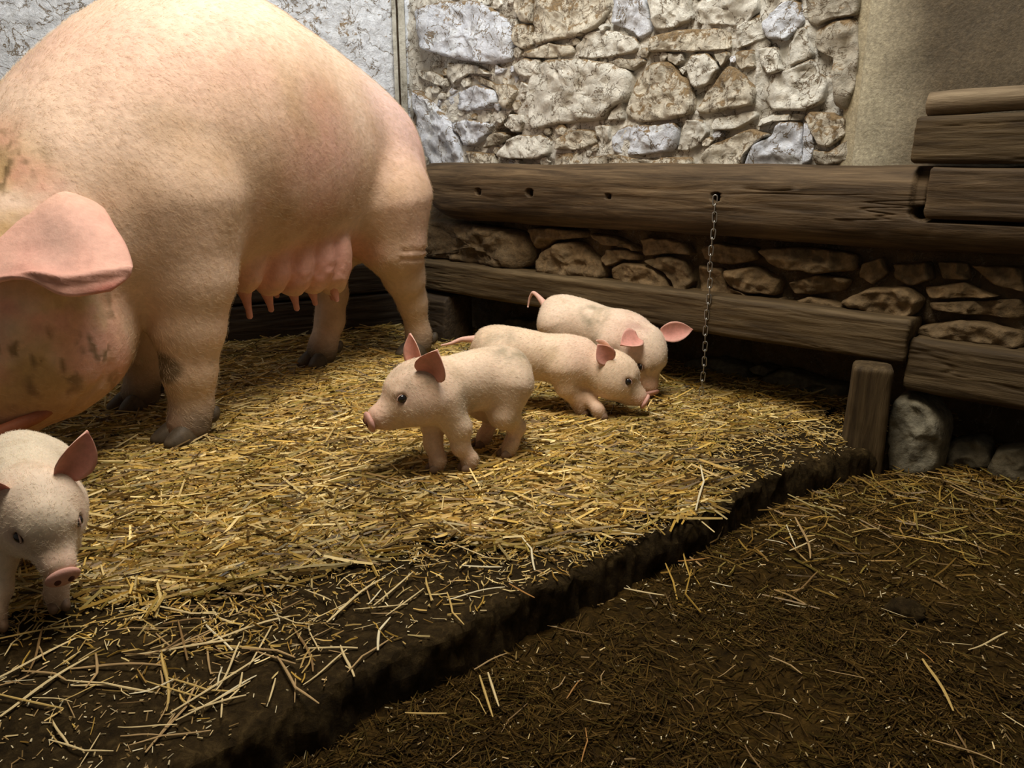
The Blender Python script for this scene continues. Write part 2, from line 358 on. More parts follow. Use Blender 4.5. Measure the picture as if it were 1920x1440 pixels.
EAR_ROWS=[[(-1.077,1.392,0.52),(-0.973,1.395,0.529),(-0.871,1.408,0.539),(-0.816,1.436,0.567),(-0.776,1.479,0.533)],[(-1.062,1.348,0.478),(-0.949,1.341,0.487),(-0.832,1.345,0.501),(-0.763,1.37,0.517),(-0.721,1.416,0.495)],[(-1.046,1.316,0.438),(-0.927,1.299,0.449),(-0.813,1.302,0.46),(-0.735,1.326,0.471),(-0.672,1.361,0.45)],[(-1.013,1.277,0.411),(-0.903,1.257,0.414),(-0.791,1.262,0.431),(-0.726,1.28,0.42),(-0.654,1.321,0.418)],[(-0.997,1.265,0.403),(-0.894,1.245,0.407),(-0.797,1.248,0.419),(-0.739,1.261,0.389),(-0.679,1.293,0.392)]]
NAMED_STALKS=[
 (-0.552, 0.777, 1.19, 1.26, 0, 2, 0.006, 0.0, 'long pale straw stalk at the left frame edge of the platform corner'),
 (-0.346, 0.78, 0.99, 1.23, 0, 3, 0.008, 0.0, 'long flat pale stalk crossing the near corner of the platform'),
 (-0.341, 0.746, 0.84, 0.84, 0, 3, 0.006, 0.0, 'thinner pale stalk beside the long flat one on the near corner'),
 (-0.262, 0.782, -1.03, 0.91, 2, 4, 0.008, 0.0, 'crooked tan stem bent downward on the near platform corner'),
 (-0.381, 0.706, 1.49, 0.76, 2, 0, 0.004, 0.0, 'short tan stalk below the long flat stalk on the near corner'),
 (-0.504, 0.78, -0.09, 0.86, 0, 0, 0.004, 0.0, 'short straight pale stalk between the two long ones on the near corner'),
 (-0.244, 0.669, 0.39, 0.83, 4, 2, 0.003, 0.0, 'reddish curved stem at the bottom frame edge by the step'),
 (-0.105, 0.788, -0.02, 0.85, 1, 0, 0.012, 0.0, 'straight yellow stalk lying level on the muck at the bottom'),
 (0.031, 1.085, 1.58, 0.88, 3, 4, 0.012, 0.0, 'pale forked stalk near the middle of the platform edge'),
 (-0.046, 1.051, -0.08, 1.05, 3, 0, 0.006, 0.0, 'short thick pale stalk left of the forked one by the platform edge'),
 (-0.008, 1.208, -0.61, 0.99, 1, 3, 0.01, 0.0, 'golden stalk lying slantwise above the forked one'),
 (-0.067, 1.104, -0.67, 0.78, 0, 3, 0.01, 0.0, 'pale stalk slanting above the short thick one'),
 (-0.17, 0.984, 1.13, 0.95, 0, 3, 0.006, 0.0, 'pale stalk slanting across the bare strip under the bedding'),
 (0.014, 0.981, -0.81, 0.88, 4, 0, 0.006, 0.0, 'rust brown stalk pointing down at the platform edge'),
 (0.356, 1.33, 1.21, 1.76, 3, 4, 0.015, 0.0, 'bent white stalk rising at the right end of the bedding'),
 (0.181, 1.166, -0.31, 1.27, 3, 0, 0.01, 0.0, 'pale straight stalk left of the bent white one on the bedding rim'),
 (0.311, 1.179, 0.21, 0.99, 4, 0, 0.004, 0.0, 'orange stalk lying on the muck just below the step'),
 (0.507, 1.266, -1.72, 0.8, 3, 3, 0.006, 0.0, 'pale upright stalk of the crossed pair on the muck floor'),
 (0.511, 1.22, 0.62, 1.25, 0, 0, 0.01, 0.0, 'thick pale stalk of the crossed pair on the muck floor'),
 (0.472, 1.243, -0.37, 0.5, 3, 1, 0.004, 0.0, 'small white bent stalk left of the crossed pair on the muck'),
 (0.525, 1.247, -1.78, 1.15, 2, 5, 0.012, 0.0, 'thin curved stalk to the right of the crossed pair'),
 (0.21, 1.083, -0.34, 1.08, 0, 0, 0.004, 0.0, 'pale thick stalk on the muck under the middle of the step'),
 (0.776, 1.281, -0.81, 0.85, 2, 3, 0.004, 0.0, 'thin tan stalk on the muck to the right of the dark hollow'),
 (0.546, 0.841, -1.73, 1.12, 1, 2, 0.006, 0.0, 'long curved golden stalk on the muck in the lower right'),
 (0.607, 0.777, -1.11, 0.57, 0, 0, 0.004, 0.0, 'pale stalk cut by the right frame edge on the muck'),
 (-0.024, 0.842, -1.34, 1.14, 0, 0, 0.012, 0.0, 'frayed pale stalk standing in a tuft at the foot of the step'),
 (-0.033, 0.83, -1.33, 1.37, 1, 0, 0.01, 0.0, 'golden stalk leaning beside the frayed one at the foot of the step'),
 (1.048, 1.686, 0.26, 1.32, 1, 0, 0.03, 0.0, 'golden stalk lying level in front of the grey stones'),
 (0.337, 1.1, -0.46, 0.6, 3, 0, 0.004, 0.0, 'small white stalk on the muck below the orange one'),
 (0.436, 1.041, -0.35, 0.49, 3, 0, 0.004, 0.0, 'short white stalk in the middle of the muck floor'),
 (0.157, 2.195, -0.63, 0.9, 3, 0, 0.282, 0.0, 'short pale straw lying on top of the lower rail, nearer the corner'),
 (0.31, 2.08, -0.41, 0.79, 3, 0, 0.282, 0.0, 'short pale straw lying on top of the lower rail, nearer the chain'),
]
# ---------------------------------------------------------------- setting: floor, platform, walls
def floor_z(x, y):
    P = np.stack([x, y, np.zeros_like(x)], -1)
    return -0.062 + 0.010 * fbm(P, 5, 3, 3) + 0.007 * fbm(P, 28, 3, 9) + 0.004 * fbm(P, 85, 2, 10) + 0.02 * sst(0.9, 1.5, x) * sst(1.2, 1.6, y)
xs = np.arange(-1.0, 2.4, 0.0078); ys = np.arange(0.3, 2.9, 0.0078)
gx, gy = np.meshgrid(xs, ys, indexing='ij')
V = np.stack([gx, gy, floor_z(gx, gy)], -1).reshape(-1, 3)
tag(link('floor', mesh_np('floor', V, grid_faces(len(xs), len(ys))), M['muck']), 'dark trodden muck floor below the straw platform', kind='structure')

EDGE = np.array([(.93, 1.665), (.797, 1.583), (.64, 1.50), (.48, 1.385), (.32, 1.235), (.161, 1.095), (-.044, .925), (-.216, .779), (-.40, .60), (-.75, .33), (-1.2, -.05)])
_t = np.concatenate([[0], np.cumsum(np.linalg.norm(np.diff(EDGE, axis=0), axis=1))])
def edge_pt(t):
    return np.stack([np.interp(t, _t, EDGE[:, 0]), np.interp(t, _t, EDGE[:, 1])], -1)
tt = np.linspace(0, _t[-1], 620); E2 = edge_pt(tt)
ker = np.ones(21) / 21
for k in (0, 1):
    pad = np.concatenate([np.full(10, E2[0, k]), E2[:, k], np.full(10, E2[-1, k])]); E2[:, k] = np.convolve(pad, ker, 'valid')
inw = nrm([-.66, .75, 0])[:2]
prof = [(-.012, -.12), (-.006, -.08), (-.003, -.05), (-.001, -.03), (.001, -.018), (.004, -.008), (.010, -.002), (.025, 0)] + [(x, 0) for x in np.concatenate([np.arange(.033, .5, .007), np.arange(.5, 2.9, .04)])]
prof = np.array(prof)
PV = np.zeros((len(tt), len(prof), 3))
PV[..., :2] = E2[:, None, :] + inw * prof[None, :, :1]; PV[..., 2] = prof[None, :, 1]
def plat_bump(P):
    Q = P * np.array([1, 1, 0.4]); return 0.006 * fbm(Q, 9, 3, 21) + 0.004 * fbm(Q, 40, 2, 22) + 0.0018 * fbm(Q, 85, 2, 23)
wear = fbm(np.concatenate([E2, np.zeros((len(tt), 1))], 1), 9, 3, 31)
near = np.exp(-prof[:, 0] / 0.03)[None, :].clip(0, 1)
PV[..., :2] += inw * (wear[:, None, None] * 0.022 * near[..., None])
PV[..., :2] += inw * (.012 * fbm(PV, 30, 3, 33) + .006 * fbm(PV, 90, 2, 34))[..., None] * near[..., None]
PV[..., 2] += .005 * fbm(PV, 45, 2, 35) * near
PV[..., 2] += plat_bump(PV) - 0.012 * near * (wear[:, None] > .1) * (prof[None, :, 1] > -.02) * wear[:, None]
tag(link('floor_platform', mesh_np('floor_platform', PV.reshape(-1, 3), grid_faces(len(tt), len(prof))[:, ::-1]), M['slab']), 'raised dark earthen platform with a worn edge under the straw', kind='structure')

def wall_grid(name, fn, s0, s1, z0, z1, ds, dz, off, amp, base, flip, holes=(), peel=0.0, label=None):
    s = np.arange(s0, s1 + ds, ds); z = np.arange(z0, z1 + dz, dz)
    a, b = np.meshgrid(s, z, indexing='ij')
    P = np.stack([a, b, np.zeros_like(a)], -1)
    dd = amp * fbm(P, 5, 3, 41) + amp * 0.8 * np.abs(fbm(P, 16, 4, 43)) + amp * 0.35 * fbm(P, 60, 3, 44)
    for (hs, hz, hr, hd) in holes: dd = dd - hd * (1 - sst(hr * .6, hr, np.hypot(a - hs, (b - hz))))
    if fn is R: dd = dd + .028 * sst(.24, .27, b) * (1 - sst(.41, .45, b)); dd = dd - .19 * (1 - sst(.185, .225, b))
    V = fn(a, b, off - dd).reshape(-1, 3)
    F = grid_faces(len(s), len(z))
    col = np.clip(np.array(base) + 0.06 * fbm(P, 3, 3, 47)[..., None], 0, 1).reshape(-1, 3)
    if fn is R:
        mud = 1 - sst(.47, .54, b + .03 * fbm(P, 12, 3, 48)).reshape(-1); col = col * (1 - mud[:, None]) + np.array((.17, .115, .058)) * (1 + .5 * fbm(P, 25, 3, 50).reshape(-1)[:, None]) * mud[:, None]; peel = peel - .6 * mud.reshape(a.shape)
    me = mesh_np(name, V, F[:, ::-1] if flip else F, True, col)
    at = me.attributes.new('peel', 'FLOAT', 'POINT'); at.data.foreach_set('value', (peel + 0.1 * fbm(P, 2.5, 3, 49)).ravel().astype(np.float32))
    return tag(link(name, me, M['lime']), label, kind='structure')
wall_l = wall_grid('wall_left', L, -2.4, CS_L + .02, -.1, 1.75, .009, .009, LOFF, .012, (.84, .88, .96), False, peel=0.02, label='rough white limewashed wall behind the sow, tinted bluish for cool daylight')  # blue in the base colour stands for cool daylight on white limewash
wall_r = wall_grid('wall_right', R, CS_R - .02, .75, -.1, 1.5, .008, .008, ROFF, .017, (.82, .79, .72), False,
                   holes=[(-1.245, .715, .045, .09), (-1.285, .69, .03, .08)], peel=0.02, label='old rubble stone wall with peeling limewash')

# ---------------------------------------------------------------- stones of the wall
def stone_mesh(poly, off, depth, rough, seed, nper=56, back=0.05, two=False):
    p = np.array(poly, float); c = p.mean(0); q = np.concatenate([p, p[:1]])
    t = np.concatenate([[0], np.cumsum(np.linalg.norm(np.diff(q, axis=0), axis=1))])
    u = np.linspace(0, t[-1], nper, endpoint=False)
    o = np.stack([np.interp(u, t, q[:, 0]), np.interp(u, t, q[:, 1])], 1)
    o = o + (.0035 * fbm(np.concatenate([o, o[:, :1] * 0 + seed], 1), 40, 3, seed))[:, None]
    for _ in range(1): o = 0.5 * o + 0.25 * (np.roll(o, 1, 0) + np.roll(o, -1, 0))
    size = math.sqrt(max(1e-6, np.prod(np.ptp(p, axis=0))))
    rings = [(1.05, -back), (1.03, 0.0), (1.015, .5), (.985, .80), (.93, .91), (.86, .95)] + [(q, 1 - .05 * q) for q in (.76, .66, .56, .46, .36, .26, .16, .07)]
    if two: rings = [(.3, -1.0), (.7, -.9), (.92, -.6)] + rings[1:]
    V = []; tilt = np.random.default_rng(seed).uniform(-.25, .25, 2) * size
    for k, (sc, h) in enumerate(rings):
        xy = c + (o - c) * sc
        hh = (h * depth if (h > 0 or two) else h)
        rel = (xy - c) / (size + 1e-6)
        dpt = hh + (np.clip(h, 0, 1) * (rel @ tilt) * 0.5 if h > 0 else 0)
        V.append(np.stack([xy[:, 0], xy[:, 1], np.full(nper, 0) + dpt], 1))
    V.append(np.array([[c[0], c[1], 1.02 * depth]]))
    V = np.concatenate(V); n = len(rings)
    rg = 1 - np.abs(fbm(V + seed * 1.7, 20, 2, seed + 7)) * 2
    nz = fbm(V + seed * 3.1, 16, 3, seed) * rough + fbm(V + seed, 55, 2, seed + 5) * rough * .45 + rg * rough * .5
    wgt = np.concatenate([np.repeat([0.3 if r[1] <= 0 and not two else 1 for r in rings], nper), [1]])
    V[:, 2] += nz * wgt; V[:, 0] += 0.4 * wgt * rough * fbm(V + 9.7, 22, 2, seed + 3)
    F = grid_faces(n, nper, False, True); k = np.arange(nper)
    F = np.concatenate([F, np.stack([(n - 1) * nper + k, np.full(nper, n * nper), np.full(nper, n * nper), (n - 1) * nper + (k + 1) % nper], 1)])
    W = R(V[:, 0], V[:, 1], off - V[:, 2])
    return W, F, V

def add_stone(poly, off, depth, rough, seed, mat, base, peel, parent, two=False, name='stone'):
    W, F, V = stone_mesh(poly, off, depth, rough, seed, two=two)
    col = np.clip(np.array(base)[None] * (1 + 0.18 * fbm(V, 20, 3, seed + 8)[:, None]), 0, 1)
    me = mesh_poly(name, W, F, True, col)
    at = me.attributes.new('peel', 'FLOAT', 'POINT')
    zc = (V[:, 1] - V[:, 1].mean()) / (np.ptp(V[:, 1]) + 1e-6)
    at.data.foreach_set('value', (peel + 0.12 * zc).astype(np.float32))
    return link(name, me, mat, parent)
TINT = {'w': ((.86, .83, .75), .0), 'b': ((.80, .74, .62), .13), 'u': ((.82, .86, .96), .0), 'g': ((.56, .51, .42), .08)}
for k, (kd, poly) in enumerate(STONES_UP):
    base, peel = TINT[kd]; sz = math.sqrt(np.prod(np.ptp(np.array(poly), axis=0)))
    add_stone(poly, ROFF - .006, min(.030, .010 + .09 * sz) * (.5 + .7 * random.random()), .009 + .03 * sz, 100 + k, M['lime'], base, peel, wall_r)
# small packing stones in the gaps
def _seg_dist(p, polys):
    best = 9.0
    for q in polys:
        for i in range(len(q)):
            a = q[i]; b = q[(i + 1) % len(q)]; ex, ey = b[0] - a[0], b[1] - a[1]; t = max(0, min(1, ((p[0] - a[0]) * ex + (p[1] - a[1]) * ey) / (ex * ex + ey * ey + 1e-9)))
            best = min(best, math.hypot(p[0] - a[0] - t * ex, p[1] - a[1] - t * ey))
    return best
def _inside(p, q):
    r = False
    for i in range(len(q)):
        (x1, y1), (x2, y2) = q[i], q[(i + 1) % len(q)]
        if (y1 > p[1]) != (y2 > p[1]) and p[0] < (x2 - x1) * (p[1] - y1) / (y2 - y1) + x1: r = not r
    return r
_polys = [p for _, p in STONES_UP]; _fill = []; _r = random.Random(5)
for _ in range(1500):
    p = (_r.uniform(-1.62, -.24), _r.uniform(.60, 1.12))
    if math.hypot(p[0] + 1.26, p[1] - .70) < .06 or any(_inside(p, q) for q in _polys): continue
    d = min(_seg_dist(p, _polys), min([math.hypot(p[0] - f[0], p[1] - f[1]) - f[2] for f in _fill] or [9]))
    if d > .010: _fill.append((p[0], p[1], min(.032, d * 1.02)))
for k, (fx_, fz_, fr_) in enumerate(_fill):
    poly = [(fx_ + fr_ * _r.uniform(.8, 1.15) * math.cos(t + _r.uniform(-.25, .25)) * 1.15, fz_ + fr_ * _r.uniform(.75, 1.1) * math.sin(t)) for t in (0, 1.05, 2.1, 3.14, 4.2, 5.25)]
    base, peel = TINT[_r.choice('wwwbug')]
    add_stone(poly, ROFF - .002, _r.uniform(.006, .018), .008, 700 + k, M['lime'], base, peel, wall_r)
for k, (kd, poly) in enumerate(STONES_MID):
    sz = math.sqrt(np.prod(np.ptp(np.array(poly), axis=0)))
    g = .8 + .5 * random.random()
    add_stone(poly, ROFF - .012, min(.07, .03 + .25 * sz), .014 + .05 * sz, 300 + k, M['rubble'], (.165 * g, .112 * g, .057 * g), 0, wall_r)
labs = ['long grey foundation stone under the lower rail by the chain', 'tiny flat stone between two foundation stones under the rail', 'wide grey foundation stone beside the short post under the rail', 'grey stone in the dark corner behind the piglets',
        'big grey boulder standing beside the short wooden post', 'rounded grey stone just behind the big boulder', 'grey stone at the far end under the dark lower board']
for k, (off, poly) in enumerate(STONES_LOW):
    big = k == 4
    W, F, V = stone_mesh(poly, off + (.07 if big else .02), .085 if big else .05, .016, 500 + k, two=True)
    g = (.20, .175, .12) if big or k > 4 else (.15, .135, .09)
    col = np.clip(np.array(g)[None] * (1 + .5 * fbm(V, 18, 3, k)[:, None]), 0, 1)
    tag(link('boulder' if big else 'stone_block', mesh_poly('boulder', W, F, True, col), M['rubble']), labs[k], 'stone')

# plaster pilaster at the end of the stone wall
def mat_plaster():
    m, nt, b = new_mat('mottled_plaster', 0.7, 0.35)
    v = vec_of(nt); a = attr(nt).outputs['Color']; f = noise(nt, v, 120, 6, .75); f2 = noise(nt, v, 8, 5, .6)
    c = mix(nt, 1.0, a, ramp(nt, f, [(.25, .45), (.55, 1.0), (.75, 1.5)]), 'MULTIPLY')
    c = mix(nt, 1.0, c, ramp(nt, f2, [(.3, .75), (.7, 1.15)]), 'MULTIPLY')
    nt.links.new(c, b.inputs['Base Color']); bump(nt, b, [(f, .6, .004), (f2, .4, .01)]); return m
ps = np.concatenate([[-.215, -.212, -.205, -.19, -.172, -.166, -.162], np.arange(-.15, .9, .01)])
po = np.concatenate([[.15, .128, .118, .112, .106, .097, .094], np.full(105, .093)])
pz = np.arange(.52, 1.5, .012)
a, b = np.meshgrid(ps, pz, indexing='ij'); oo = np.broadcast_to(po[:, None], a.shape)
P = np.stack([a, b, a * 0], -1)
V = R(a, b, oo - .003 * fbm(P, 14, 4, 61))
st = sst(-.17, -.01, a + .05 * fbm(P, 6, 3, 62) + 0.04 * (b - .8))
col = (1 - st)[..., None] * np.array((.46, .41, .29)) + st[..., None] * np.array((.115, .086, .050))  # plaster colour goes from beige to dark brown towards the right
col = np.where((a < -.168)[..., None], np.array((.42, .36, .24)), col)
tag(link('trim_1', mesh_np('trim_1', V.reshape(-1, 3), grid_faces(len(ps), len(pz)), True, col.reshape(-1, 3)), mat_plaster()), 'mottled plaster pier at the end of the stone wall', kind='structure')

# ---------------------------------------------------------------- timber
def timber(name, frame, s0, s1, z0, z1, off0, depth, mat, label, rnd=.02, holes=(), warp=.006, tapL=0.0, groove=(), tilt=0.0, nsec=72, ds=.006, cat='beam', seed=1, parent=None, crack=0.0028):
    '''a log or board: rounded section swept along the wall frame; local x runs along it'''
    D, Nn = (RD, RN) if frame == 'R' else (LD, LN); O = RP if frame == 'R' else LP
    zc = (z0 + z1) / 2; hh = (z1 - z0) / 2; hd = depth / 2
    n = max(4, int((s1 - s0) / ds)); s = np.linspace(0, s1 - s0, n)
    # rounded-rectangle section, denser on the front
    per = []
    r = min(rnd, hh * .95, hd * .95); lin = lambda p, q, k: [tuple(np.array(p) + (np.array(q) - np.array(p)) * t) for t in np.linspace(0, 1, k, endpoint=False)]
    arc = lambda cx, cz, a0: [(cx + r * math.cos(a0 + t), cz + r * math.sin(a0 + t)) for t in np.linspace(0, math.pi / 2, 7, endpoint=False)]
    per += lin((hd, -hh + r), (hd, hh - r), nsec // 2) + arc(hd - r, hh - r, 0) + lin((hd - r, hh), (-hd + r, hh), nsec // 6) + arc(-hd + r, hh - r, math.pi / 2)
    per += lin((-hd, hh - r), (-hd, -hh + r), 4) + arc(-hd + r, -hh + r, math.pi) + lin((-hd + r, -hh), (hd - r, -hh), nsec // 8) + arc(hd - r, -hh + r, 1.5 * math.pi)
    per = np.array(per); m = len(per)
    nx = np.gradient(per[:, 0]); nz_ = np.gradient(per[:, 1]); nn = np.stack([nz_, -nx], 1); nn /= np.linalg.norm(nn, axis=1)[:, None] + 1e-9
    X = np.repeat(s[:, None], m, 1); Yv = np.repeat(per[None, :, 0], n, 0); Z = np.repeat(per[None, :, 1], n, 0)
    Q = np.stack([X, Yv, Z], -1) + seed * 5.3
    dsp = warp * fbm(Q * np.array([.5, 1, 1]), 6, 3, seed) + .0022 * fbm(Q * np.array([.08, 1, 1]), 80, 3, seed + 2)
    ck = fbm(Q * np.array([.05, 1, 1]), 34, 3, seed + 4); dsp = dsp - crack * sst(.955, 1.0, 1 - np.abs(ck)) * sst(-.1, .3, fbm(Q * np.array([.4, 1, 1]), 9, 2, seed + 6))
    if tapL:   # a rounded, worn left end
        f = np.sqrt(np.clip(1 - (1 - np.clip(X / tapL, 0, 1)) ** 2, 0.02, 1)); f = .35 + .65 * f
        Z = hh - (hh - Z) * f; Yv = Yv * (.6 + .4 * f)
    X2 = X; Y2 = Yv + nn[None, :, 0] * dsp; Z2 = Z + nn[None, :, 1] * dsp
    front = per[None, :, 0] > hd * .5
    for (hs, hz, hr, hdp) in holes:
        dist = np.hypot((X - (hs - s0)) , Z - (hz - zc)); Y2 = Y2 - hdp * (1 - sst(hr * .75, hr * 1.15, dist)) * front
    for (g0, g1, gz0, gz1, gd) in groove:
        msk = sst(g0 - .004, g0, X + s0) * (1 - sst(g1, g1 + .004, X + s0)) * sst(gz0 - .004, gz0, Z + zc) * (1 - sst(gz1, gz1 + .004, Z + zc)); Y2 = Y2 - gd * msk * front
    Z2 = Z2 + tilt * X2
    V = np.stack([X2, Y2, Z2], -1)
    # end caps
    caps = []
    for e in (0, n - 1):
        ring = V[e]; c = ring.mean(0); sg = -1 if e == 0 else 1
        for sc, ax in ((.93, .004), (.6, .005), (.25, .005)):
            rr = c + (ring - c) * sc; rr[:, 0] = ring[:, 0] + sg * ax + .002 * fbm(rr + 3, 60, 2, seed); caps.append(rr)
    Vall = np.concatenate([np.stack(caps[:3])[::-1], V, np.stack(caps[3:])], 0)
    nn_ = Vall.shape[0]; F = grid_faces(nn_, m, False, True)
    V2 = Vall.reshape(-1, 3); c0 = V2[:m].mean(0); c1 = V2[-m:].mean(0)
    V2 = np.concatenate([V2, [c0, c1]]); k = np.arange(m); k2 = (k + 1) % m; i0 = nn_ * m
    caps_f = [(i0, k[i], k2[i]) for i in range(m)] + [(i0 + 1, (nn_ - 1) * m + k2[i], (nn_ - 1) * m + k[i]) for i in range(m)]
    V2[:, 1] *= -1
    me = bpy.data.meshes.new(name)
    Fl = [f[::-1] for f in F.tolist()] + [tuple(map(int, f))[::-1] for f in caps_f]
    me.from_pydata(V2.tolist(), [], Fl)
    me.polygons.foreach_set('use_smooth', np.ones(len(me.polygons), bool)); me.update()
    o = link(name, me, mat)
    o.matrix_world = Matrix(((D[0], -Nn[0], 0, 0), (D[1], -Nn[1], 0, 0), (0, 0, 1, 0), (0, 0, 0, 1)))
    org = O + D * s0 - Nn * (off0 + hd); o.location = (org[0], org[1], zc)
    if parent is None: tag(o, label, cat)
    return o
timber('wall_beam', 'R', -1.535, .62, .425, .598, 0.0, .15, M['beam'], 'thick dark log beam with bored holes along the stone wall', rnd=.055, warp=.009, tapL=.13, nsec=96, ds=.005,
       holes=[(-1.262, .516, .011, .05), (-1.047, .518, .012, .05), (-.767, .515, .008, .06), (-.447, .522, .011, .07), (.012, .502, .014, .07)],
       groove=[(-.004, .030, .50, .592, .012), (.024, .70, .487, .64, .052)], seed=3)
timber('lap_board', 'R',   .028, .70, .492, .594, -.006, .046, M['beam'], 'short board lapped over the right end of the holed beam', rnd=.012, warp=.004, seed=5, cat='board')
timber('stall_plank', 'R', -.012, .75, .600, .692, .0, .06, M['rail'], 'brown plank stacked on the beam below the round pole', rnd=.010, warp=.004, seed=7, cat='board')
timber('lower_rail', 'R', -1.60, .022, .180, .279, 0.0, .10, M['rail'], 'squared timber rail low on the wall resting on the short post', rnd=.012, warp=.005, seed=9, cat='rail')
timber('dark_board', 'R', .032, .75, .118, .240, .01, .085, M['rail'], 'heavy worn board resting on the boulder at the right', rnd=.018, warp=.008, seed=11, cat='board')
timber('kick_board', 'L', -1.9, .08, -.01, .150, -.005, .055, M['dark_wood'], 'wide dark board on edge behind the sow, lower of two', rnd=.008, warp=.004, seed=13, cat='board', ds=.01)
timber('kick_board', 'L', -1.9, .12, .157, .262, -.008, .06, M['dark_wood'], 'dark board behind the sow, upper of two', rnd=.008, warp=.004, seed=15, cat='board', ds=.01)
timber('corner_block', 'R', -1.62, -1.42, -.02, .168, -.02, .14, M['dark_wood'], 'dark block in the corner under the lower rail', rnd=.03, warp=.01, seed=17, cat='block')
pole_s = np.linspace(-.004, .8, 60); pv = R(pole_s, .722 + .004 * np.sin(pole_s * 9), .035 + .003 * np.cos(pole_s * 7))
pv2 = np.stack([pole_s, .003 * np.cos(pole_s * 7), .004 * np.sin(pole_s * 9)], 1)
pv2 = np.concatenate([pv2[:1] - [.004, 0, 0], pv2[:1] - [.002, 0, 0], pv2]); rr = np.concatenate([[.014, .020], np.full(60, .0235) + .001 * np.sin(pole_s * 31)])
Vt, Ft = tube(pv2, rr, 24); Vt[:, 1:] *= 1 + .04 * fbm(Vt, 20, 2, 5)[:, None]
o = link('round_pole', mesh_poly('round_pole', Vt, Ft), M['pale_wood'])
o.matrix_world = Matrix(((RD[0], -RN[0], 0, 0), (RD[1], -RN[1], 0, 0), (0, 0, 1, 0), (0, 0, 0, 1))); org = R(0., .716, .03); o.location = org
tag(o, 'pale round pole lying on top of the stacked planks', 'pole')
# the short post that carries the rail: a timber stood on end
def post(name, base, ax, sx, sy, h, mat, label, seed):
    zs = np.linspace(-.09, h, 60); m = 40; a = np.arange(m) * 2 * math.pi / m
    se = lambda t, p: np.sign(t) * np.abs(t) ** p
    ring = np.stack([se(np.cos(a), .28) * sx / 2, se(np.sin(a), .28) * sy / 2], 1)
    V = []
    for z in zs:
        f = 1.0 if z < h - .008 else 1 - .1 * ((z - h + .008) / .008) ** 2
        f *= 1 + .07 * sst(.10, -.06, z) if z < .1 else 1
        V.append(np.stack([np.full(m, z), ring[:, 0] * f, ring[:, 1] * f], 1))
    for sc in (.8, .4, .05): V.append(np.stack([np.full(m, h + .002), ring[:, 0] * .9 * sc, ring[:, 1] * .9 * sc], 1))
    V = np.stack(V); V[..., 1:] *= 1 + .05 * fbm(V, 14, 3, seed)[..., None] + .02 * fbm(V * [.3, 1, 1], 60, 2, seed)[..., None]
    o = link(name, mesh_np(name, V.reshape(-1, 3), grid_faces(V.shape[0], m, False, True)), mat)
    y = nrm([ax[0], ax[1], 0]); z = np.cross([0, 0, 1], y)
    o.matrix_world = Matrix(((0, y[0], z[0], base[0]), (0, y[1], z[1], base[1]), (1, 0, 0, 0), (0, 0, 0, 1)))
    return tag(o, label, 'post')
post('support_post', (.793, 1.632), (.93, -.36), .082, .080, .176, M['rail'], 'short square post under the end of the lower rail', 19)

# pale two-rail conduit down the corner
root = link('cable_conduit', None); root.location = L(CS_L - .055, .45, LOFF - .02)
def bar(name, x0, x1, y0, y1, z0, z1, parent, mat, nz=90):
    zz = np.linspace(z0, z1, nz); pts = [(x0, y0), (x1, y0), (x1, y1), (x0, y1)]
    V = np.array([[[p[0], p[1], z] for p in pts] for z in zz]); V[..., :2] += .0008 * fbm(V, 25, 2, 3)[..., None]
    V = V.reshape(-1, 3); F = grid_faces(nz, 4, False, True).tolist() + [[0, 1, 2, 3], [(nz - 1) * 4 + 3, (nz - 1) * 4 + 2, (nz - 1) * 4 + 1, (nz - 1) * 4]]
    me = bpy.data.meshes.new(name); me.from_pydata(V.tolist(), [], F); me.update(); return link(name, me, mat, parent)
root.rotation_euler = (0, 0, 0.1)
bar('narrow_strip', -.016, -.003, -.012, .02, 0, 1.2, root, M['conduit'])
bar('wide_strip', .004, .026, -.006, .02, 0, 1.2, root, M['conduit'])
bar('channel_back', -.016, .026, .008, .025, 0, 1.2, root, M['dark_wood'], 4)
tag(root, 'pale narrow conduit running up the wall corner behind the rump', 'conduit')

# a clump of dung on the muck
Vd, Fd = None, None
def clump(x, y, r, label, seed):
    a = np.linspace(0, math.pi, 18); b_ = np.arange(28) * 2 * math.pi / 28
    V = np.array([[math.sin(p) * math.cos(q), math.sin(p) * math.sin(q), .62 * math.cos(p)] for p in a for q in b_]); V *= r * (1 + .35 * fbm(V + seed, 1.6, 4, seed)[:, None] + .10 * fbm(V + seed, 6, 2, seed)[:, None])
    tag(link('dung_clump', mesh_np('dung_clump', V, grid_faces(18, 28, False, True)), M['slab'], None, (x, y, float(floor_z(np.array([x]), np.array([y]))[0]) + r * .25)), label, 'dung')
clump(.602, 1.035, .026, 'dark clump of dung lying alone on the muck floor', 3)
# chain
root = link('hanging_chain', None); top = R(-.447, .524, -.004); root.location = top
tag(root, 'thin steel chain hanging from a hole in the beam', 'chain')
def link_mesh():
    a = np.linspace(0, 2 * math.pi, 25)[:-1]; r, hl = .0052, .0075
    x = r * np.cos(a); z = r * np.sin(a) + np.where(np.sin(a) >= 0, hl, -hl)
    pts = np.stack([x, 0 * a, z], 1); n = len(pts); T = np.roll(pts, -1, 0) - np.roll(pts, 1, 0); T /= np.linalg.norm(T, axis=1)[:, None]
    V = []; b = np.arange(6) * math.pi / 3
    for i in range(n):
        nx = np.cross(T[i], [0, 1, 0]); V.append(pts[i] + .0016 * (np.cos(b)[:, None] * nx + np.sin(b)[:, None] * np.array([0, 1, 0])))
    return mesh_np('link', np.concatenate(V), grid_faces(n, 6, True, True))
lm = link_mesh(); nl_ = 25; ang0 = math.atan2(RD[1], RD[0])
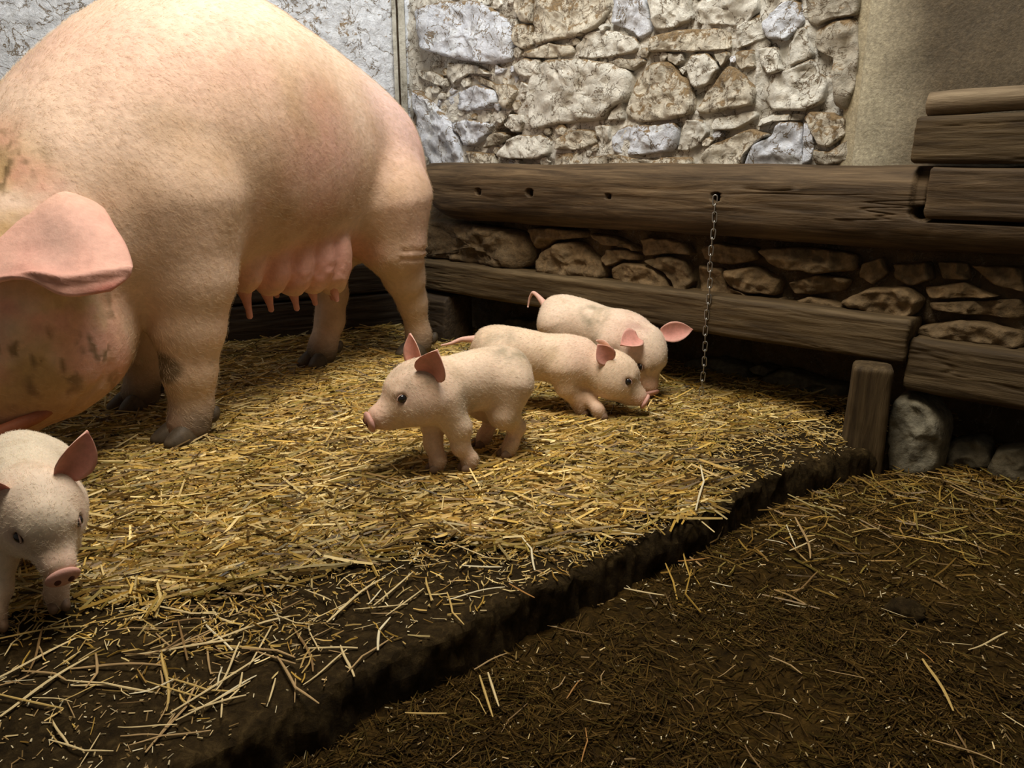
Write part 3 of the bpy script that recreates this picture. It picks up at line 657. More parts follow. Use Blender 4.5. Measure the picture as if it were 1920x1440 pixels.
for k in range(nl_):
    o = link('link', lm, M['metal'], root); o.location = (0.0015 * math.sin(k * .7), 0.0015 * math.cos(k * .9) + -.002 * k / nl_, -.010 - k * .0203)
    o.rotation_euler = (0.03 * math.sin(k), 0.05 * math.sin(k * 2.1), ang0 + .4 + (math.pi / 2 if k % 2 else 0))
# ---------------------------------------------------------------- animals: smooth-union bodies meshed by surface nets
class Field:
    def __init__(s, lo, hi, h):
        s.h = h; s.lo = np.array(lo, float); n = np.ceil((np.array(hi) - s.lo) / h).astype(int) + 1; s.n = n
        s.ax = [(s.lo[k] + np.arange(n[k]) * h).astype(np.float32) for k in range(3)]
        s.f = np.full(n, 1.0, np.float32)
    def box(s, lo, hi):
        sl = []
        for k in range(3):
            a = max(0, int((lo[k] - s.lo[k]) / s.h)); b = min(s.n[k], int((hi[k] - s.lo[k]) / s.h) + 2)
            if b <= a: return None
            sl.append(slice(a, b))
        X, Y, Z = np.meshgrid(*[s.ax[k][sl[k]] for k in range(3)], indexing='ij')
        return tuple(sl), X, Y, Z
    def put(s, sl, d, k, sub=False):
        f = s.f[sl]
        if sub:
            d = -d; h = np.clip(.5 - .5 * (f - d) / k, 0, 1); s.f[sl] = f * (1 - h) + d * h + k * h * (1 - h)
        else:
            h = np.clip(.5 + .5 * (f - d) / k, 0, 1); s.f[sl] = f * (1 - h) + d * h - k * h * (1 - h)
    def cone(s, a, b, ra, rb, k=.03, sub=False):
        a = np.array(a, float); b = np.array(b, float); m = max(ra, rb) + 2 * k
        r = s.box(np.minimum(a, b) - m, np.maximum(a, b) + m)
        if r is None: return
        sl, X, Y, Z = r; d = b - a; L2 = max(d @ d, 1e-9)
        t = np.clip(((X - a[0]) * d[0] + (Y - a[1]) * d[1] + (Z - a[2]) * d[2]) / L2, 0, 1)
        q = np.sqrt((X - a[0] - t * d[0]) ** 2 + (Y - a[1] - t * d[1]) ** 2 + (Z - a[2] - t * d[2]) ** 2) - (ra + (rb - ra) * t)
        s.put(sl, q, k, sub)
    def chain(s, pts, rs, k=.03, k0=None):
        for i in range(len(pts) - 1): s.cone(pts[i], pts[i + 1], rs[i], rs[i + 1], (k0 if (i == 0 and k0) else k))
    def ell(s, c, r, k=.03, rot=None, sub=False):
        c = np.array(c, float); r = np.array(r, float); m = r.max() + 2 * k
        g = s.box(c - m, c + m)
        if g is None: return
        sl, X, Y, Z = g; P = [X - c[0], Y - c[1], Z - c[2]]
        if rot is not None: P = [rot[0, j] * P[0] + rot[1, j] * P[1] + rot[2, j] * P[2] for j in range(3)]
        k0 = np.sqrt(sum((P[j] / r[j]) ** 2 for j in range(3))); k1 = np.sqrt(sum((P[j] / r[j] ** 2) ** 2 for j in range(3))) + 1e-6
        s.put(sl, (k0 * (k0 - 1) / k1).astype(np.float32), k, sub)
    def loft(s, st, k=.03, p=2.0, bend=0.0):
        st = np.array(st, float); x = np.linspace(st[0, 0], st[-1, 0], 200); cols = []
        for c in range(1, 5):
            y = np.interp(x, st[:, 0], st[:, c]); ker = np.hanning(29); ker /= ker.sum()
            yp = np.concatenate([2 * y[0] - y[14:0:-1], y, 2 * y[-1] - y[-2:-16:-1]]); cols.append(np.convolve(yp, ker, 'valid'))
        r = s.box((st[0, 0] - .1, -2, -2), (st[-1, 0] + .1, 2, 3)); sl, X, Y, Z = r
        yc, zc, w_, h_ = [np.interp(X[:, 0, 0], x, c)[:, None, None] for c in cols]
        w_ = np.maximum(w_, .004); h_ = np.maximum(h_, .004)
        q = (np.abs((Y - yc) / w_) ** p + np.abs((Z - zc) / h_) ** p) ** (1 / p)
        d = (q - 1) * np.minimum(w_, h_) * .9
        ext = np.maximum(np.maximum(st[0, 0] - X, X - st[-1, 0]), 0)
        s.put(sl, np.where(ext > 0, np.maximum(d, ext), d).astype(np.float32), k)
    def mesh(s, smooth=2):
        f = s.f; h = s.h; ins = f < 0
        c = [ins[i:f.shape[0] - 1 + i, j:f.shape[1] - 1 + j, l:f.shape[2] - 1 + l] for i in (0, 1) for j in (0, 1) for l in (0, 1)]
        cnt = sum(q.astype(np.int8) for q in c); act = (cnt > 0) & (cnt < 8); I = np.argwhere(act)
        idx = np.full(act.shape, -1, np.int32); idx[act] = np.arange(len(I))
        acc = np.zeros((len(I), 3)); num = np.zeros(len(I))
        cor = [np.array((i, j, l)) for i in (0, 1) for j in (0, 1) for l in (0, 1)]
        val = [f[I[:, 0] + q[0], I[:, 1] + q[1], I[:, 2] + q[2]].astype(float) for q in cor]
        for a in range(8):
            for b in range(a + 1, 8):
                if np.abs(cor[a] - cor[b]).sum() != 1: continue
                va, vb = val[a], val[b]; m = (va < 0) != (vb < 0); t = va / (va - vb + 1e-12)
                acc += np.where(m[:, None], cor[a] + (cor[b] - cor[a]) * np.clip(t, 0, 1)[:, None], 0); num += m
        V = s.lo + (I + acc / num[:, None]) * h
        Fs = []
        for k in range(3):
            u, v = (k + 1) % 3, (k + 2) % 3
            sl0 = [slice(1, -1)] * 3; sl0[k] = slice(0, -1); sl1 = list(sl0); sl1[k] = slice(1, None)
            sl1[u] = sl0[u] = slice(1, -1); sl1[v] = sl0[v] = slice(1, -1)
            A = ins[tuple(sl0)]; B = ins[tuple(sl1)]; E = np.argwhere(A != B)
            if len(E) == 0: continue
            g = E.copy(); g[:, u] += 1; g[:, v] += 1
            du = np.zeros(3, int); du[u] = 1; dv = np.zeros(3, int); dv[v] = 1
            q = [idx[tuple((g - x).T)] for x in (du * 0, du, du + dv, dv)]
            q = np.stack(q, 1); fl = A[tuple(E.T)]
            q = np.where(fl[:, None], q, q[:, ::-1]); Fs.append(q)
        F = np.concatenate(Fs); F = F[(F >= 0).all(1)]
        e = np.concatenate([F[:, [0, 1]], F[:, [1, 2]], F[:, [2, 3]], F[:, [3, 0]]]); e = np.concatenate([e, e[:, ::-1]])
        deg = np.bincount(e[:, 0], minlength=len(V))[:, None] + 1e-9
        for _ in range(smooth):
            sm = np.stack([np.bincount(e[:, 0], V[e[:, 1], k], len(V)) for k in range(3)], 1) / deg; V = V * .4 + sm * .6
        return V, F

def leaf_ear(length, width, cup, curl, nu=16, nv=11, thick=.004, base=.55, tipp=.8, fold=0.0):
    '''leaf shaped ear along +X, inner face +Z, bent back towards -Z by curl'''
    u = np.linspace(0, 1, nu); v = np.linspace(-1, 1, nv)
    wd = np.interp(u, [0, .12, .3, .5, .7, .85, .95, 1], np.array([base, .80, 1.0, .98, .78, .5, .27, .10])) * width / 2
    a, b = np.meshgrid(u, v, indexing='ij'); W = wd[:, None]
    x = a * length; y = b * W; z = cup * W * (b ** 2) * 1.0 - curl * length * a ** 2 + fold * length * np.clip(a - .6, 0, 1) ** 2
    x = x + .05 * length * (1 - b ** 2) * a
    top = np.stack([x, y, z + thick * .5 * np.sqrt(1 - b ** 2 * .95)], -1); bot = np.stack([x, y, z - thick * .5 * np.sqrt(1 - b ** 2 * .95)], -1)
    V = np.concatenate([top.reshape(-1, 3), bot.reshape(-1, 3)]); F1 = grid_faces(nu, nv); F2 = F1[:, ::-1] + nu * nv; n0 = nu * nv
    rim = [(i, 0) for i in range(nu)] + [(nu - 1, j) for j in range(1, nv)] + [(i, nv - 1) for i in range(nu - 2, -1, -1)] + [(0, j) for j in range(nv - 2, 0, -1)]
    r = np.array([i * nv + j for i, j in rim]); r2 = np.roll(r, -1); F3 = np.stack([r, r + n0, r2 + n0, r2], 1)
    inner = np.concatenate([np.ones(n0), np.zeros(n0)]); U = np.concatenate([a.ravel(), a.ravel()]); Bv = np.concatenate([b.ravel(), b.ravel()])
    return V, np.concatenate([F1, F2, F3]), inner, U, Bv

def frame_m(x, zhint, o):
    x = nrm(x); z = np.asarray(zhint, float); z = nrm(z - x * (z @ x)); y = np.cross(z, x)
    return Matrix(((x[0], y[0], z[0], o[0]), (x[1], y[1], z[1], o[1]), (x[2], y[2], z[2], o[2]), (0, 0, 0, 1)))

def uvsphere(r, nu=14, nv=10):
    a = np.linspace(0, math.pi, nv); b = np.arange(nu) * 2 * math.pi / nu
    V = np.array([[r[0] * math.sin(p) * math.cos(q), r[1] * math.sin(p) * math.sin(q), r[2] * math.cos(p)] for p in a for q in b])
    return V, grid_faces(nv, nu, False, True)

def skin_mat(name, sss=.12, rough=.62, bumpd=.0015, scale=90):
    m = mat_attr(name, rough, .3, .16, scale, bumpd, sss); return m
M['sow'] = skin_mat('sow_skin', .08, .65, .003, 70)
M['piglet'] = skin_mat('piglet_skin', .12, .6, .001, 150)
M['hoof'] = mat_attr('hoof_horn', .6, .3, .4, 80, .002)
M['eye'] = new_mat('eye', .08, .6)[0]; M['eye'].node_tree.nodes['Principled BSDF'].inputs['Base Color'].default_value = (.012, .010, .012, 1)
M['nostril'] = new_mat('nostril', .7, .2)[0]; M['nostril'].node_tree.nodes['Principled BSDF'].inputs['Base Color'].default_value = (.10, .035, .025, 1)
M['hair'] = new_mat('bristle', .5, .3)[0]; M['hair'].node_tree.nodes['Principled BSDF'].inputs['Base Color'].default_value = (.85, .74, .58, 1)

M['sow_hair'] = M['hair'].copy(); M['sow_hair'].node_tree.nodes['Principled BSDF'].inputs['Base Color'].default_value = (.70, .53, .35, 1)

def blob(c, r, P, soft=1.0):
    d = np.sqrt((((P - np.array(c)) / np.array(r)) ** 2).sum(1)); return 1 - sst(1 - .6 * soft, 1 + .6 * soft, d)

def lerp_c(c, t, k):
    return c * (1 - t[:, None]) + np.array(k) * t[:, None]

def fur(name, V, F, n, lmin, lmax, rad, flow, parent, keep=None, seed=0, mat='hair'):
    '''short bristles lying along the flow direction, as one curves object'''
    r = np.random.default_rng(seed); q = V[F]; nn = np.cross(q[:, 2] - q[:, 0], q[:, 3] - q[:, 1]); ar = np.linalg.norm(nn, axis=1); nn /= ar[:, None] + 1e-12
    wgt = ar.copy()
    if keep is not None: wgt = wgt * keep(q.mean(1))
    f = r.choice(len(F), n, p=wgt / wgt.sum()); a, b = r.random(n)[:, None], r.random(n)[:, None]
    p = (q[f, 0] * (1 - a) + q[f, 1] * a) * (1 - b) + (q[f, 3] * (1 - a) + q[f, 2] * a) * b; nm = nn[f]
    d = flow(p) + .35 * r.normal(size=(n, 3)); d -= nm * (d * nm).sum(1)[:, None]; d /= np.linalg.norm(d, axis=1)[:, None] + 1e-9
    ln = r.uniform(lmin, lmax, n)[:, None]
    pts = np.stack([p - nm * .001, p + (d * .45 + nm * .13) * ln, p + (d * .95 + nm * .15) * ln], 1).astype(np.float32)
    hc = bpy.data.hair_curves.new(name); hc.add_curves([3] * n)
    hc.position_data.foreach_set('vector', pts.ravel()); rr = np.tile(np.array([rad, rad * .8, rad * .2], np.float32), n)
    at = hc.attributes.get('radius') or hc.attributes.new('radius', 'FLOAT', 'POINT'); at.data.foreach_set('value', rr)
    hc.materials.append(M[mat]); o = bpy.data.objects.new(name, hc); COL.objects.link(o); o.parent = parent; o['kind'] = 'stuff'
    return o

# ---------------------------------------------------------------- the sow
def build_sow():
    O = np.array([-.435, 2.337, 0.0]); hd = math.atan2(-.846, -.534)
    root = link('sow', None, loc=O, rot=(0, 0, hd))
    tag(root, 'huge cream and pink sow standing on the straw with a drooping ear', 'pig')
    f = Field((-.42, -.42, -.03), (1.42, .42, 1.1), .0075)
    f.loft([(-.225, 0, .60, .004, .004), (-.205, 0, .60, .055, .07), (-.16, 0, .60, .09, .145), (-.08, 0, .605, .12, .20), (.05, 0, .615, .155, .25), (.22, 0, .635, .205, .295),
            (.42, 0, .663, .255, .333), (.60, 0, .66, .268, .335), (.76, 0, .625, .24, .285), (.90, 0, .565, .195, .235), (1.00, 0, .50, .165, .19), (1.08, 0, .45, .10, .11), (1.12, 0, .43, .004, .004)], p=2.0)
    for sd in (1, -1):   # hams and shoulders
        f.ell((-.015, .060 * sd, .53), (.155, .095, .225), .06)
        f.ell((.74, .125 * sd, .52), (.15, .115, .24), .06)
    f.chain([(.02, .105, .50), (.00, .108, .37), (-.045, .10, .27), (-.085, .094, .19), (-.12, .088, .075), (-.118, .086, .045)], [.13, .088, .058, .042, .036, .042], .03, .05)
    f.chain([(.05, -.115, .46), (.085, -.105, .32), (.068, -.095, .22), (.088, -.088, .14), (.125, -.085, .07), (.135, -.085, .045)], [.12, .075, .046, .040, .038, .043], .03, .05)
    f.chain([(.74, .160, .52), (.735, .168, .37), (.744, .163, .265), (.752, .157, .165), (.752, .152, .085), (.765, .152, .045)], [.125, .092, .072, .054, .042, .048], .025, .05)
    f.chain([(.70, -.155, .52), (.68, -.155, .37), (.674, -.153, .25), (.674, -.152, .15), (.672, -.152, .075), (.685, -.152, .045)], [.12, .083, .060, .046, .038, .046], .025, .05)
    # head: skull, jowls, snout
    f.cone((.85, .01, .52), (1.03, .03, .40), .20, .175, .06)
    f.ell((1.06, .03, .40), (.14, .14, .17), .05)
    for sd in (1, -1):
        f.ell((1.02, .03 + .09 * sd, .29), (.145, .09, .16), .045)
    f.cone((.96, .03, .27), (1.09, .04, .19), .15, .11, .05)
    f.cone((1.10, .04, .32), (1.30, .06, .13), .125, .072, .04)
    f.cone((1.08, .04, .20), (1.25, .06, .08), .085, .045, .03)
    # udder
    for s_, z_, r_ in ((.53, .385, .085), (.455, .37, .085), (.38, .36, .085), (.31, .355, .085), (.245, .345, .085)):
        f.ell((s_, .085, z_ + .02), (r_ * .60, r_ * .85, r_ * 1.30), .009)
        f.ell((s_, -.07, z_ + .02), (r_ * .62, r_ * .8, r_ * 1.2), .022)
    V, F = f.mesh(3)
    q = V[F]; fn_ = np.cross(q[:, 2] - q[:, 0], q[:, 3] - q[:, 1]); vn = np.stack([sum(np.bincount(F[:, j], fn_[:, k], len(V)) for j in range(4)) for k in range(3)], 1); vn /= np.linalg.norm(vn, axis=1)[:, None] + 1e-12
    hm = sst(.86, .98, V[:, 0] - .3 * (V[:, 2] - .3))
    wr = .0075 * hm * fbm(V, 11, 3, 71) - .005 * hm * sst(.86, 1, 1 - np.abs(fbm(V * [1, 1, .5], 9, 2, 70)))           # jowl folds
    wr = wr + .004 * fbm(V * [1.6, 1, .35], 9, 2, 72) * (1 - hm) * sst(.3, .5, V[:, 2])                                      # ribs and flank
    wr = wr - .005 * (V[:, 0] < .06) * sum(np.exp(-((V[:, 2] - zc - .05 * V[:, 0]) / .006) ** 2) for zc in (.335, .36)) * (V[:, 1] > .06)   # creases above the hock
    wr = wr + .006 * blob((.34, .09, .32), (.27, .12, .07), V, .5) * fbm(V, 30, 3, 75)
    V = V + vn * wr[:, None]
    # colours of hide, udder and dried dirt, plus a painted hip highlight
    nz = fbm(V, 9, 4, 73); n2 = fbm(V, 30, 4, 74)
    c = np.tile(np.array([.77, .565, .435]), (len(V), 1))
    c = lerp_c(c, .75 * blob((-.18, .12, .60), (.16, .16, .24), V), (.74, .44, .35))
    c = lerp_c(c, .6 * blob((.0, .12, .72), (.16, .2, .14), V), (.80, .54, .52))  # lilac highlight of cool light on the upper hip, painted into the hide
    c = lerp_c(c, .85 * blob((.34, .05, .36), (.27, .17, .085), V, .5), (.72, .34, .29))
    side = blob((.34, .27, .55), (.56, .19, .27), V); c = lerp_c(c, .8 * side * np.clip(.55 + .8 * nz, 0, 1), (.40, .235, .10))
    c = lerp_c(c, .6 * blob((.38, .28, .58), (.16, .14, .20), V) * np.clip(.6 + 1.2 * fbm(V, 8, 3, 78), 0, 1), (.62, .31, .24)); c = lerp_c(c, .5 * np.clip(1.8 * fbm(V, 5, 3, 79), 0, 1), (.74, .46, .37))
    low = 1 - sst(.20, .42, V[:, 2]); leg = low * (1 - blob((.34, .05, .36), (.27, .2, .1), V, .4)); c = lerp_c(c, .55 * leg * np.clip(.7 + .6 * nz, 0, 1), (.46, .31, .15))
    foot = 1 - sst(.04, .13, V[:, 2] + .03 * nz); c = lerp_c(c, foot * .9, (.075, .052, .030))
    kn = blob((.80, .155, .185), (.05, .045, .035), V, .35) * (V[:, 0] > .77); c = lerp_c(c, kn * .85, (.13, .095, .05))
    head = sst(.84, .96, V[:, 0] - .3 * (V[:, 2] - .3)); c = lerp_c(c, .8 * head * np.clip(.35 + 2.2 * nz, 0, 1), (.52, .33, .13)); c = lerp_c(c, .75 * head * np.clip(2.6 * fbm(V, 12, 4, 76) - .1, 0, 1), (.72, .36, .27))
    c = lerp_c(c, .85 * head * sst(.16, .40, fbm(V * [1, 1, .5], 55, 3, 77)) * np.clip(3 * fbm(V, 8, 2, 80), 0, 1), (.20, .13, .06)); c = lerp_c(c, .6 * head * (1 - sst(.12, .26, V[:, 2])), (.60, .30, .20))
    c *= (1 + .10 * n2)[:, None]; c = np.clip(c, .01, 1)
    me = mesh_np('body', V, F, True, c); link('body', me, M['sow'], root)
    fl = lambda p: np.stack([np.full(len(p), -1.0), .25 * np.sign(p[:, 1]), -.55 * np.clip(np.abs(p[:, 1]) / .2, 0, 1.3)], 1)
    keep = lambda p: np.clip(1 - blob((.34, .05, .34), (.28, .2, .09), p, .4), .04, 1) * np.where(p[:, 0] - .3 * (p[:, 2] - .3) > .90, .12, 1) * np.where(p[:, 2] < .06, .2, 1)
    fur('bristles', V, F, 50000, .010, .020, .00013, fl, root, keep, 5, 'sow_hair')
    # teats
    for s_, l_, z0, z1 in ((.53, .085, .285, .236), (.455, .075, .275, .240), (.38, .085, .270, .232), (.31, .08, .265, .235), (.255, .105, .262, .24), (.225, .06, .26, .235), (.40, -.08, .28, .24), (.30, -.08, .28, .24)):
        p = np.array([(s_, l_, z0 + .03), (s_ - .002, l_ + .002, z0), (s_ - .005, l_ + .003, (z0 + z1) / 2), (s_ - .006, l_ + .004, z1 + .004), (s_ - .006, l_ + .004, z1)])
        Vt, Ft = tube(p, [.022, .012, .008, .0075, .004], 10)
        link('teat', mesh_poly('teat', Vt, Ft, True, np.tile([.62, .30, .25], (len(Vt), 1)) * (1 + .1 * fbm(Vt, 60, 2, 2)[:, None])), M['sow'], root)
    # hooves: two toes and two dew claws to a foot
    tw = nrm([1, .0, 0])
    for (x, y, a) in ((.775, .152, -.1), (.695, -.152, .1), (-.108, .086, 0), (.145, -.085, .15)):
        for sd in (1, -1):
            Vh, Fh = uvsphere((.046, .024, .036), 16, 12); Vh[:, 2] = np.maximum(Vh[:, 2], -.022); Vh[:, 2] *= 1 - .5 * np.clip(Vh[:, 0] / .046, -.3, 1)
            cc = np.tile([.085, .060, .036], (len(Vh), 1)) * (1 + .5 * fbm(Vh + x, 50, 3, 4)[:, None])
            o = link('hoof', mesh_np('hoof', Vh, Fh, True, cc), M['hoof'], root, (x + .022, y + .021 * sd, .024), (0, 0, a + .12 * sd))
            Vd, Fd = uvsphere((.013, .012, .02), 10, 8); o = link('dew_claw', mesh_np('dew_claw', Vd, Fd, True, np.tile([.07, .05, .03], (len(Vd), 1))), M['hoof'], root, (x - .055, y + .03 * sd, .062), (0, -.5, 0))
    # the drooping left ear, a thick curved sheet; and its mate
    rows = EAR_ROWS
    G = np.array(rows, float); nr, nc, _ = G.shape
    def up(A, n, ax):
        t = np.linspace(0, A.shape[ax] - 1, n); i = np.clip(np.floor(t).astype(int), 0, A.shape[ax] - 2); fr = t - i
        tk = lambda k: np.take(A, np.clip(k, 0, A.shape[ax] - 1), ax); sh = [1] * A.ndim; sh[ax] = n; fr = fr.reshape(sh)
        p0, p1, p2, p3 = tk(i - 1), tk(i), tk(i + 1), tk(i + 2)
        return .5 * (2 * p1 + (p2 - p0) * fr + (2 * p0 - 5 * p1 + 4 * p2 - p3) * fr ** 2 + (3 * p1 - p0 - 3 * p2 + p3) * fr ** 3)
    G = up(up(G, 33, 0), 41, 1); du = np.gradient(G, axis=0); dv = np.gradient(G, axis=1); nn = np.cross(du, dv); nn /= np.linalg.norm(nn, axis=2)[..., None] + 1e-9
    view = np.array([0, 0, .6]) - G; nn *= np.sign((nn * view).sum(2).mean())
    u = np.linspace(0, 1, 33)[:, None]; v = np.linspace(0, 1, 41)[None, :]
    crease = np.exp(-((u - .78 + .28 * (v - .75)) / .035) ** 2) * sst(.45, .6, v)
    G = G + nn * (.012 * crease - .010 * np.exp(-((u - .5) / .28) ** 2 - ((v - .62) / .2) ** 2) + .005 * fbm(G, 14, 3, 81)[..., None].squeeze(-1))[..., None]
    thk = .011 * np.sqrt(np.clip(1 - (2 * u - 1) ** 8, 0, 1)) * np.sqrt(np.clip(1 - (2 * v - 1) ** 10, 0, 1)) + .001
    top = G + nn * thk[..., None] * .5; bot = G - nn * thk[..., None] * .5; n0 = 33 * 41
    Vw = np.concatenate([top.reshape(-1, 3), bot.reshape(-1, 3)]); F1 = grid_faces(33, 41); F2 = F1[:, ::-1] + n0
    rim = [(i, 0) for i in range(33)] + [(32, j) for j in range(1, 41)] + [(i, 40) for i in range(31, -1, -1)] + [(0, j) for j in range(39, 0, -1)]
    r = np.array([i * 41 + j for i, j in rim]); r2 = np.roll(r, -1)
    Fe = np.concatenate([F1, F2, np.stack([r, r + n0, r2 + n0, r2], 1)])
    mw = np.array([[math.cos(hd), math.sin(hd)], [-math.sin(hd), math.cos(hd)]])
    Vl = Vw.copy() - O; Vl[:, :2] = Vl[:, :2] @ mw.T
    uu = np.concatenate([np.repeat(u, 41, 1).ravel()] * 2); vv = np.concatenate([np.repeat(v, 33, 0).ravel()] * 2)
    ce = np.tile([.70, .40, .32], (len(Vl), 1)); ce = lerp_c(ce, .5 * (1 - sst(0, .3, uu)), (.72, .50, .36)); ce = lerp_c(ce, np.exp(-((uu - .92) / .1) ** 2 - ((vv - .93) / .10) ** 2) * .8, (.55, .16, .12))
    ce = lerp_c(ce, .5 * np.exp(-((uu - .5) / .3) ** 2 - ((vv - .62) / .12) ** 2), (.50, .36, .30))
    ce = lerp_c(ce, .45 * np.concatenate([np.roll(crease, 1, 0).ravel()] * 2), (.35, .16, .12)); ce = lerp_c(ce, .5 * np.clip(1.3 * fbm(Vl, 11, 3, 83), 0, 1), (.62, .27, .22)); ce *= (1 + .12 * fbm(Vl, 25, 3, 82))[:, None]
    link('ear', mesh_np('ear', Vl, Fe, True, ce), M['sow'], root)
    c0 = Vl.mean(0); Vm = Vl.copy(); Vm[:, 1] = .06 - Vm[:, 1]
    link('ear', mesh_np('ear', Vm, Fe[:, ::-1], True, ce), M['sow'], root)
    # lips, eyes, snout disc, tail
    for sd in (1, -1):
        p = np.array([(1.02, .03 + .125 * sd, .165), (1.08, .04 + .128 * sd, .155), (1.14, .045 + .112 * sd, .14), (1.20, .05 + .085 * sd, .115), (1.27, .055 + .05 * sd, .09)])
        Vt, Ft = tube(p, [.006, .012, .013, .012, .008], 10); link('lip', mesh_poly('lip', Vt, Ft, True, np.tile([.36, .12, .06], (len(Vt), 1))), M['piglet'], root)
        Ve, Fe2 = uvsphere((.017, .017, .017)); link('eye', mesh_np('eye', Ve, Fe2), M['eye'], root, (1.12, .04 + .115 * sd, .41))
    Vs, Fs = uvsphere((.018, .075, .062), 20, 12); so = link('snout_disc', mesh_np('snout_disc', Vs, Fs, True, np.tile([.62, .33, .27], (len(Vs), 1))), M['piglet'], root, (1.36, .062, .085), (0, .75, 0))
    for sd in (1, -1):
        Vn, Fn = uvsphere((.006, .013, .018)); link('nostril', mesh_np('nostril', Vn, Fn), M['nostril'], so, (.016, .026 * sd, 0))
    p = np.array([(-.19, -.03, .70), (-.235, -.045, .695), (-.25, -.055, .65), (-.245, -.06, .60), (-.235, -.06, .55)])
    Vt, Ft = tube(p, [.03, .02, .014, .010, .005], 10); link('tail', mesh_poly('tail', Vt, Ft, True, np.tile([.70, .46, .36], (len(Vt), 1))), M['sow'], root)
    return root
build_sow()

# ---------------------------------------------------------------- piglets
def build_piglet(label, origin, heading, feet, head, yaw, pitch, roll=0.0, sc=1.0, body_dz=(0, 0), ears=None, tail=None, hk=1.0, seed=0, dirt=(), back_patch=None, bodyk=1.0, earframe='head', base=(.76, .575, .425)):
    '''feet: world points (fore left, fore right, hind left, hind right); head: head centre in the piglet's frame (unit scale)'''
    root = link('piglet', None, loc=(origin[0], origin[1], .010), rot=(0, 0, heading)); tag(root, label, 'pig')
    ch, sh = math.cos(heading), math.sin(heading)
    def loc(p):
        d = np.array(p[:2]) - np.array(origin[:2]); return np.array([ch * d[0] + sh * d[1], -sh * d[0] + ch * d[1], p[2] if len(p) > 2 else 0.0])
    fl, fr, hl, hr = [loc(p) for p in feet]
    dh, df = body_dz; k = sc
    zz = lambda x: np.interp(x, [-.05, .15], [dh, df])
    f = Field((-.14 * k, -.13 * k, -.012), (.36 * k, .13 * k, .31 * k), .0034)
    st = [(-.085, 0, .165, .003, .003), (-.078, 0, .165, .026, .03), (-.055, 0, .168, .047, .052), (-.02, 0, .169, .057, .061), (.04, 0, .167, .061, .063), (.09, 0, .165, .059, .060), (.14, 0, .165, .054, .056), (.18, 0, .165, .048, .054), (.21, 0, .170, .04, .045), (.228, 0, .172, .02, .022), (.234, 0, .172, .003, .003)]
    f.loft([(x * k, y * k, (z + zz(x)) * k, a * k * bodyk, b * k) for x, y, z, a, b in st], p=2.1)
    hc = np.array(head, float) * k
    f.cone((.155 * k, 0, (.165 + df) * k), hc - np.array([.005, 0, .004]), .054 * k, .048 * k, .03)
    for sd, ft in ((1, fl), (-1, fr)):
        sh0 = np.array((.150 * k, .034 * k * sd, (.150 + df) * k)); fo = np.array([ft[0], ft[1], .014])
        el = sh0 * .58 + fo * .42 + np.array([-.010, .004 * sd, 0]); kn = sh0 * .30 + fo * .70 + np.array([.002, 0, 0])
        f.chain([sh0, el, kn, fo + [0, 0, .012], fo + [.004, 0, 0]], [.040 * k, .0255 * k, .0175 * k, .0145 * k, .0155 * k], .012, .02)
    for sd, ft in ((1, hl), (-1, hr)):
        hp = np.array((-.012 * k, .034 * k * sd, (.155 + dh) * k)); fo = np.array([ft[0], ft[1], .014])
        stf = hp * .60 + fo * .40 + np.array([.016, .003 * sd, 0]) * k; hk_ = hp * .30 + fo * .70 + np.array([-.020, 0, .006]) * k
        f.chain([hp, stf, hk_, fo + [-.004, 0, .014], fo + [.003, 0, 0]], [.050 * k, .031 * k, .0165 * k, .0145 * k, .0155 * k], .012, .022)
    # head
    cy, sy, cp, sp = math.cos(yaw), math.sin(yaw), math.cos(pitch), math.sin(pitch)
    fx = np.array([cy * cp, sy * cp, sp]); ly = np.array([-sy, cy, 0]); uz = np.cross(fx, ly)
    ly2 = ly * math.cos(roll) + uz * math.sin(roll); uz = np.cross(fx, ly2); ly = ly2
    Rm = np.stack([fx, ly, uz], 1); g = k * hk
    W = lambda x, y, z: hc + Rm @ (np.array([x, y, z]) * g)
    f.ell(W(0, 0, .002), np.array([.052, .046, .050]) * g, .02, Rm)
    f.ell(W(.026, 0, .010), np.array([.038, .034, .036]) * g, .018, Rm)
    for sd in (1, -1):
        f.ell(W(.012, .024 * sd, -.018), np.array([.042, .028, .034]) * g, .018, Rm)
        f.ell(W(.036, .025 * sd, .017), np.array([.018, .010, .012]) * g, .008, Rm)
    f.cone(W(.028, 0, -.008), W(.080, 0, -.021), .034 * g, .0225 * g, .014)
    f.cone(W(.022, 0, -.034), W(.066, 0, -.038), .026 * g, .013 * g, .012)
    for sd in (1, -1): f.ell(W(.043, .035 * sd, .009), np.array([.0085, .006, .007]) * g, .003, Rm, True)
    V, F = f.mesh(2)
    nz = fbm(V + seed, 25, 4, 91 + seed); c = np.tile(np.array(base), (len(V), 1))
    hl_ = (V - hc) @ Rm / g
    c = lerp_c(c, .5 * sst(.055, .09, hl_[:, 0]) * (np.abs(hl_[:, 1]) < .05) * (np.abs(hl_[:, 2]) < .07), (.62, .33, .25))
    c = lerp_c(c, .45 * np.clip(sst(.045, .06, hl_[:, 0]) * sst(0, .4, nz), 0, 1) * (np.abs(hl_[:, 1]) < .05), (.28, .19, .12))
    c = lerp_c(c, .5 * blob((.043, .036, .010), (.016, .02, .013), hl_, .6), (.40, .26, .20)); c = lerp_c(c, .5 * blob((.043, -.036, .010), (.016, .02, .013), hl_, .6), (.40, .26, .20))
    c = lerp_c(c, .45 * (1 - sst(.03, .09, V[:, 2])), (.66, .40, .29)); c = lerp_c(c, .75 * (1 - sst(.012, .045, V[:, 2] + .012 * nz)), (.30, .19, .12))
    c = lerp_c(c, .45 * sst(.10, .5, nz), (.52, .39, .25))
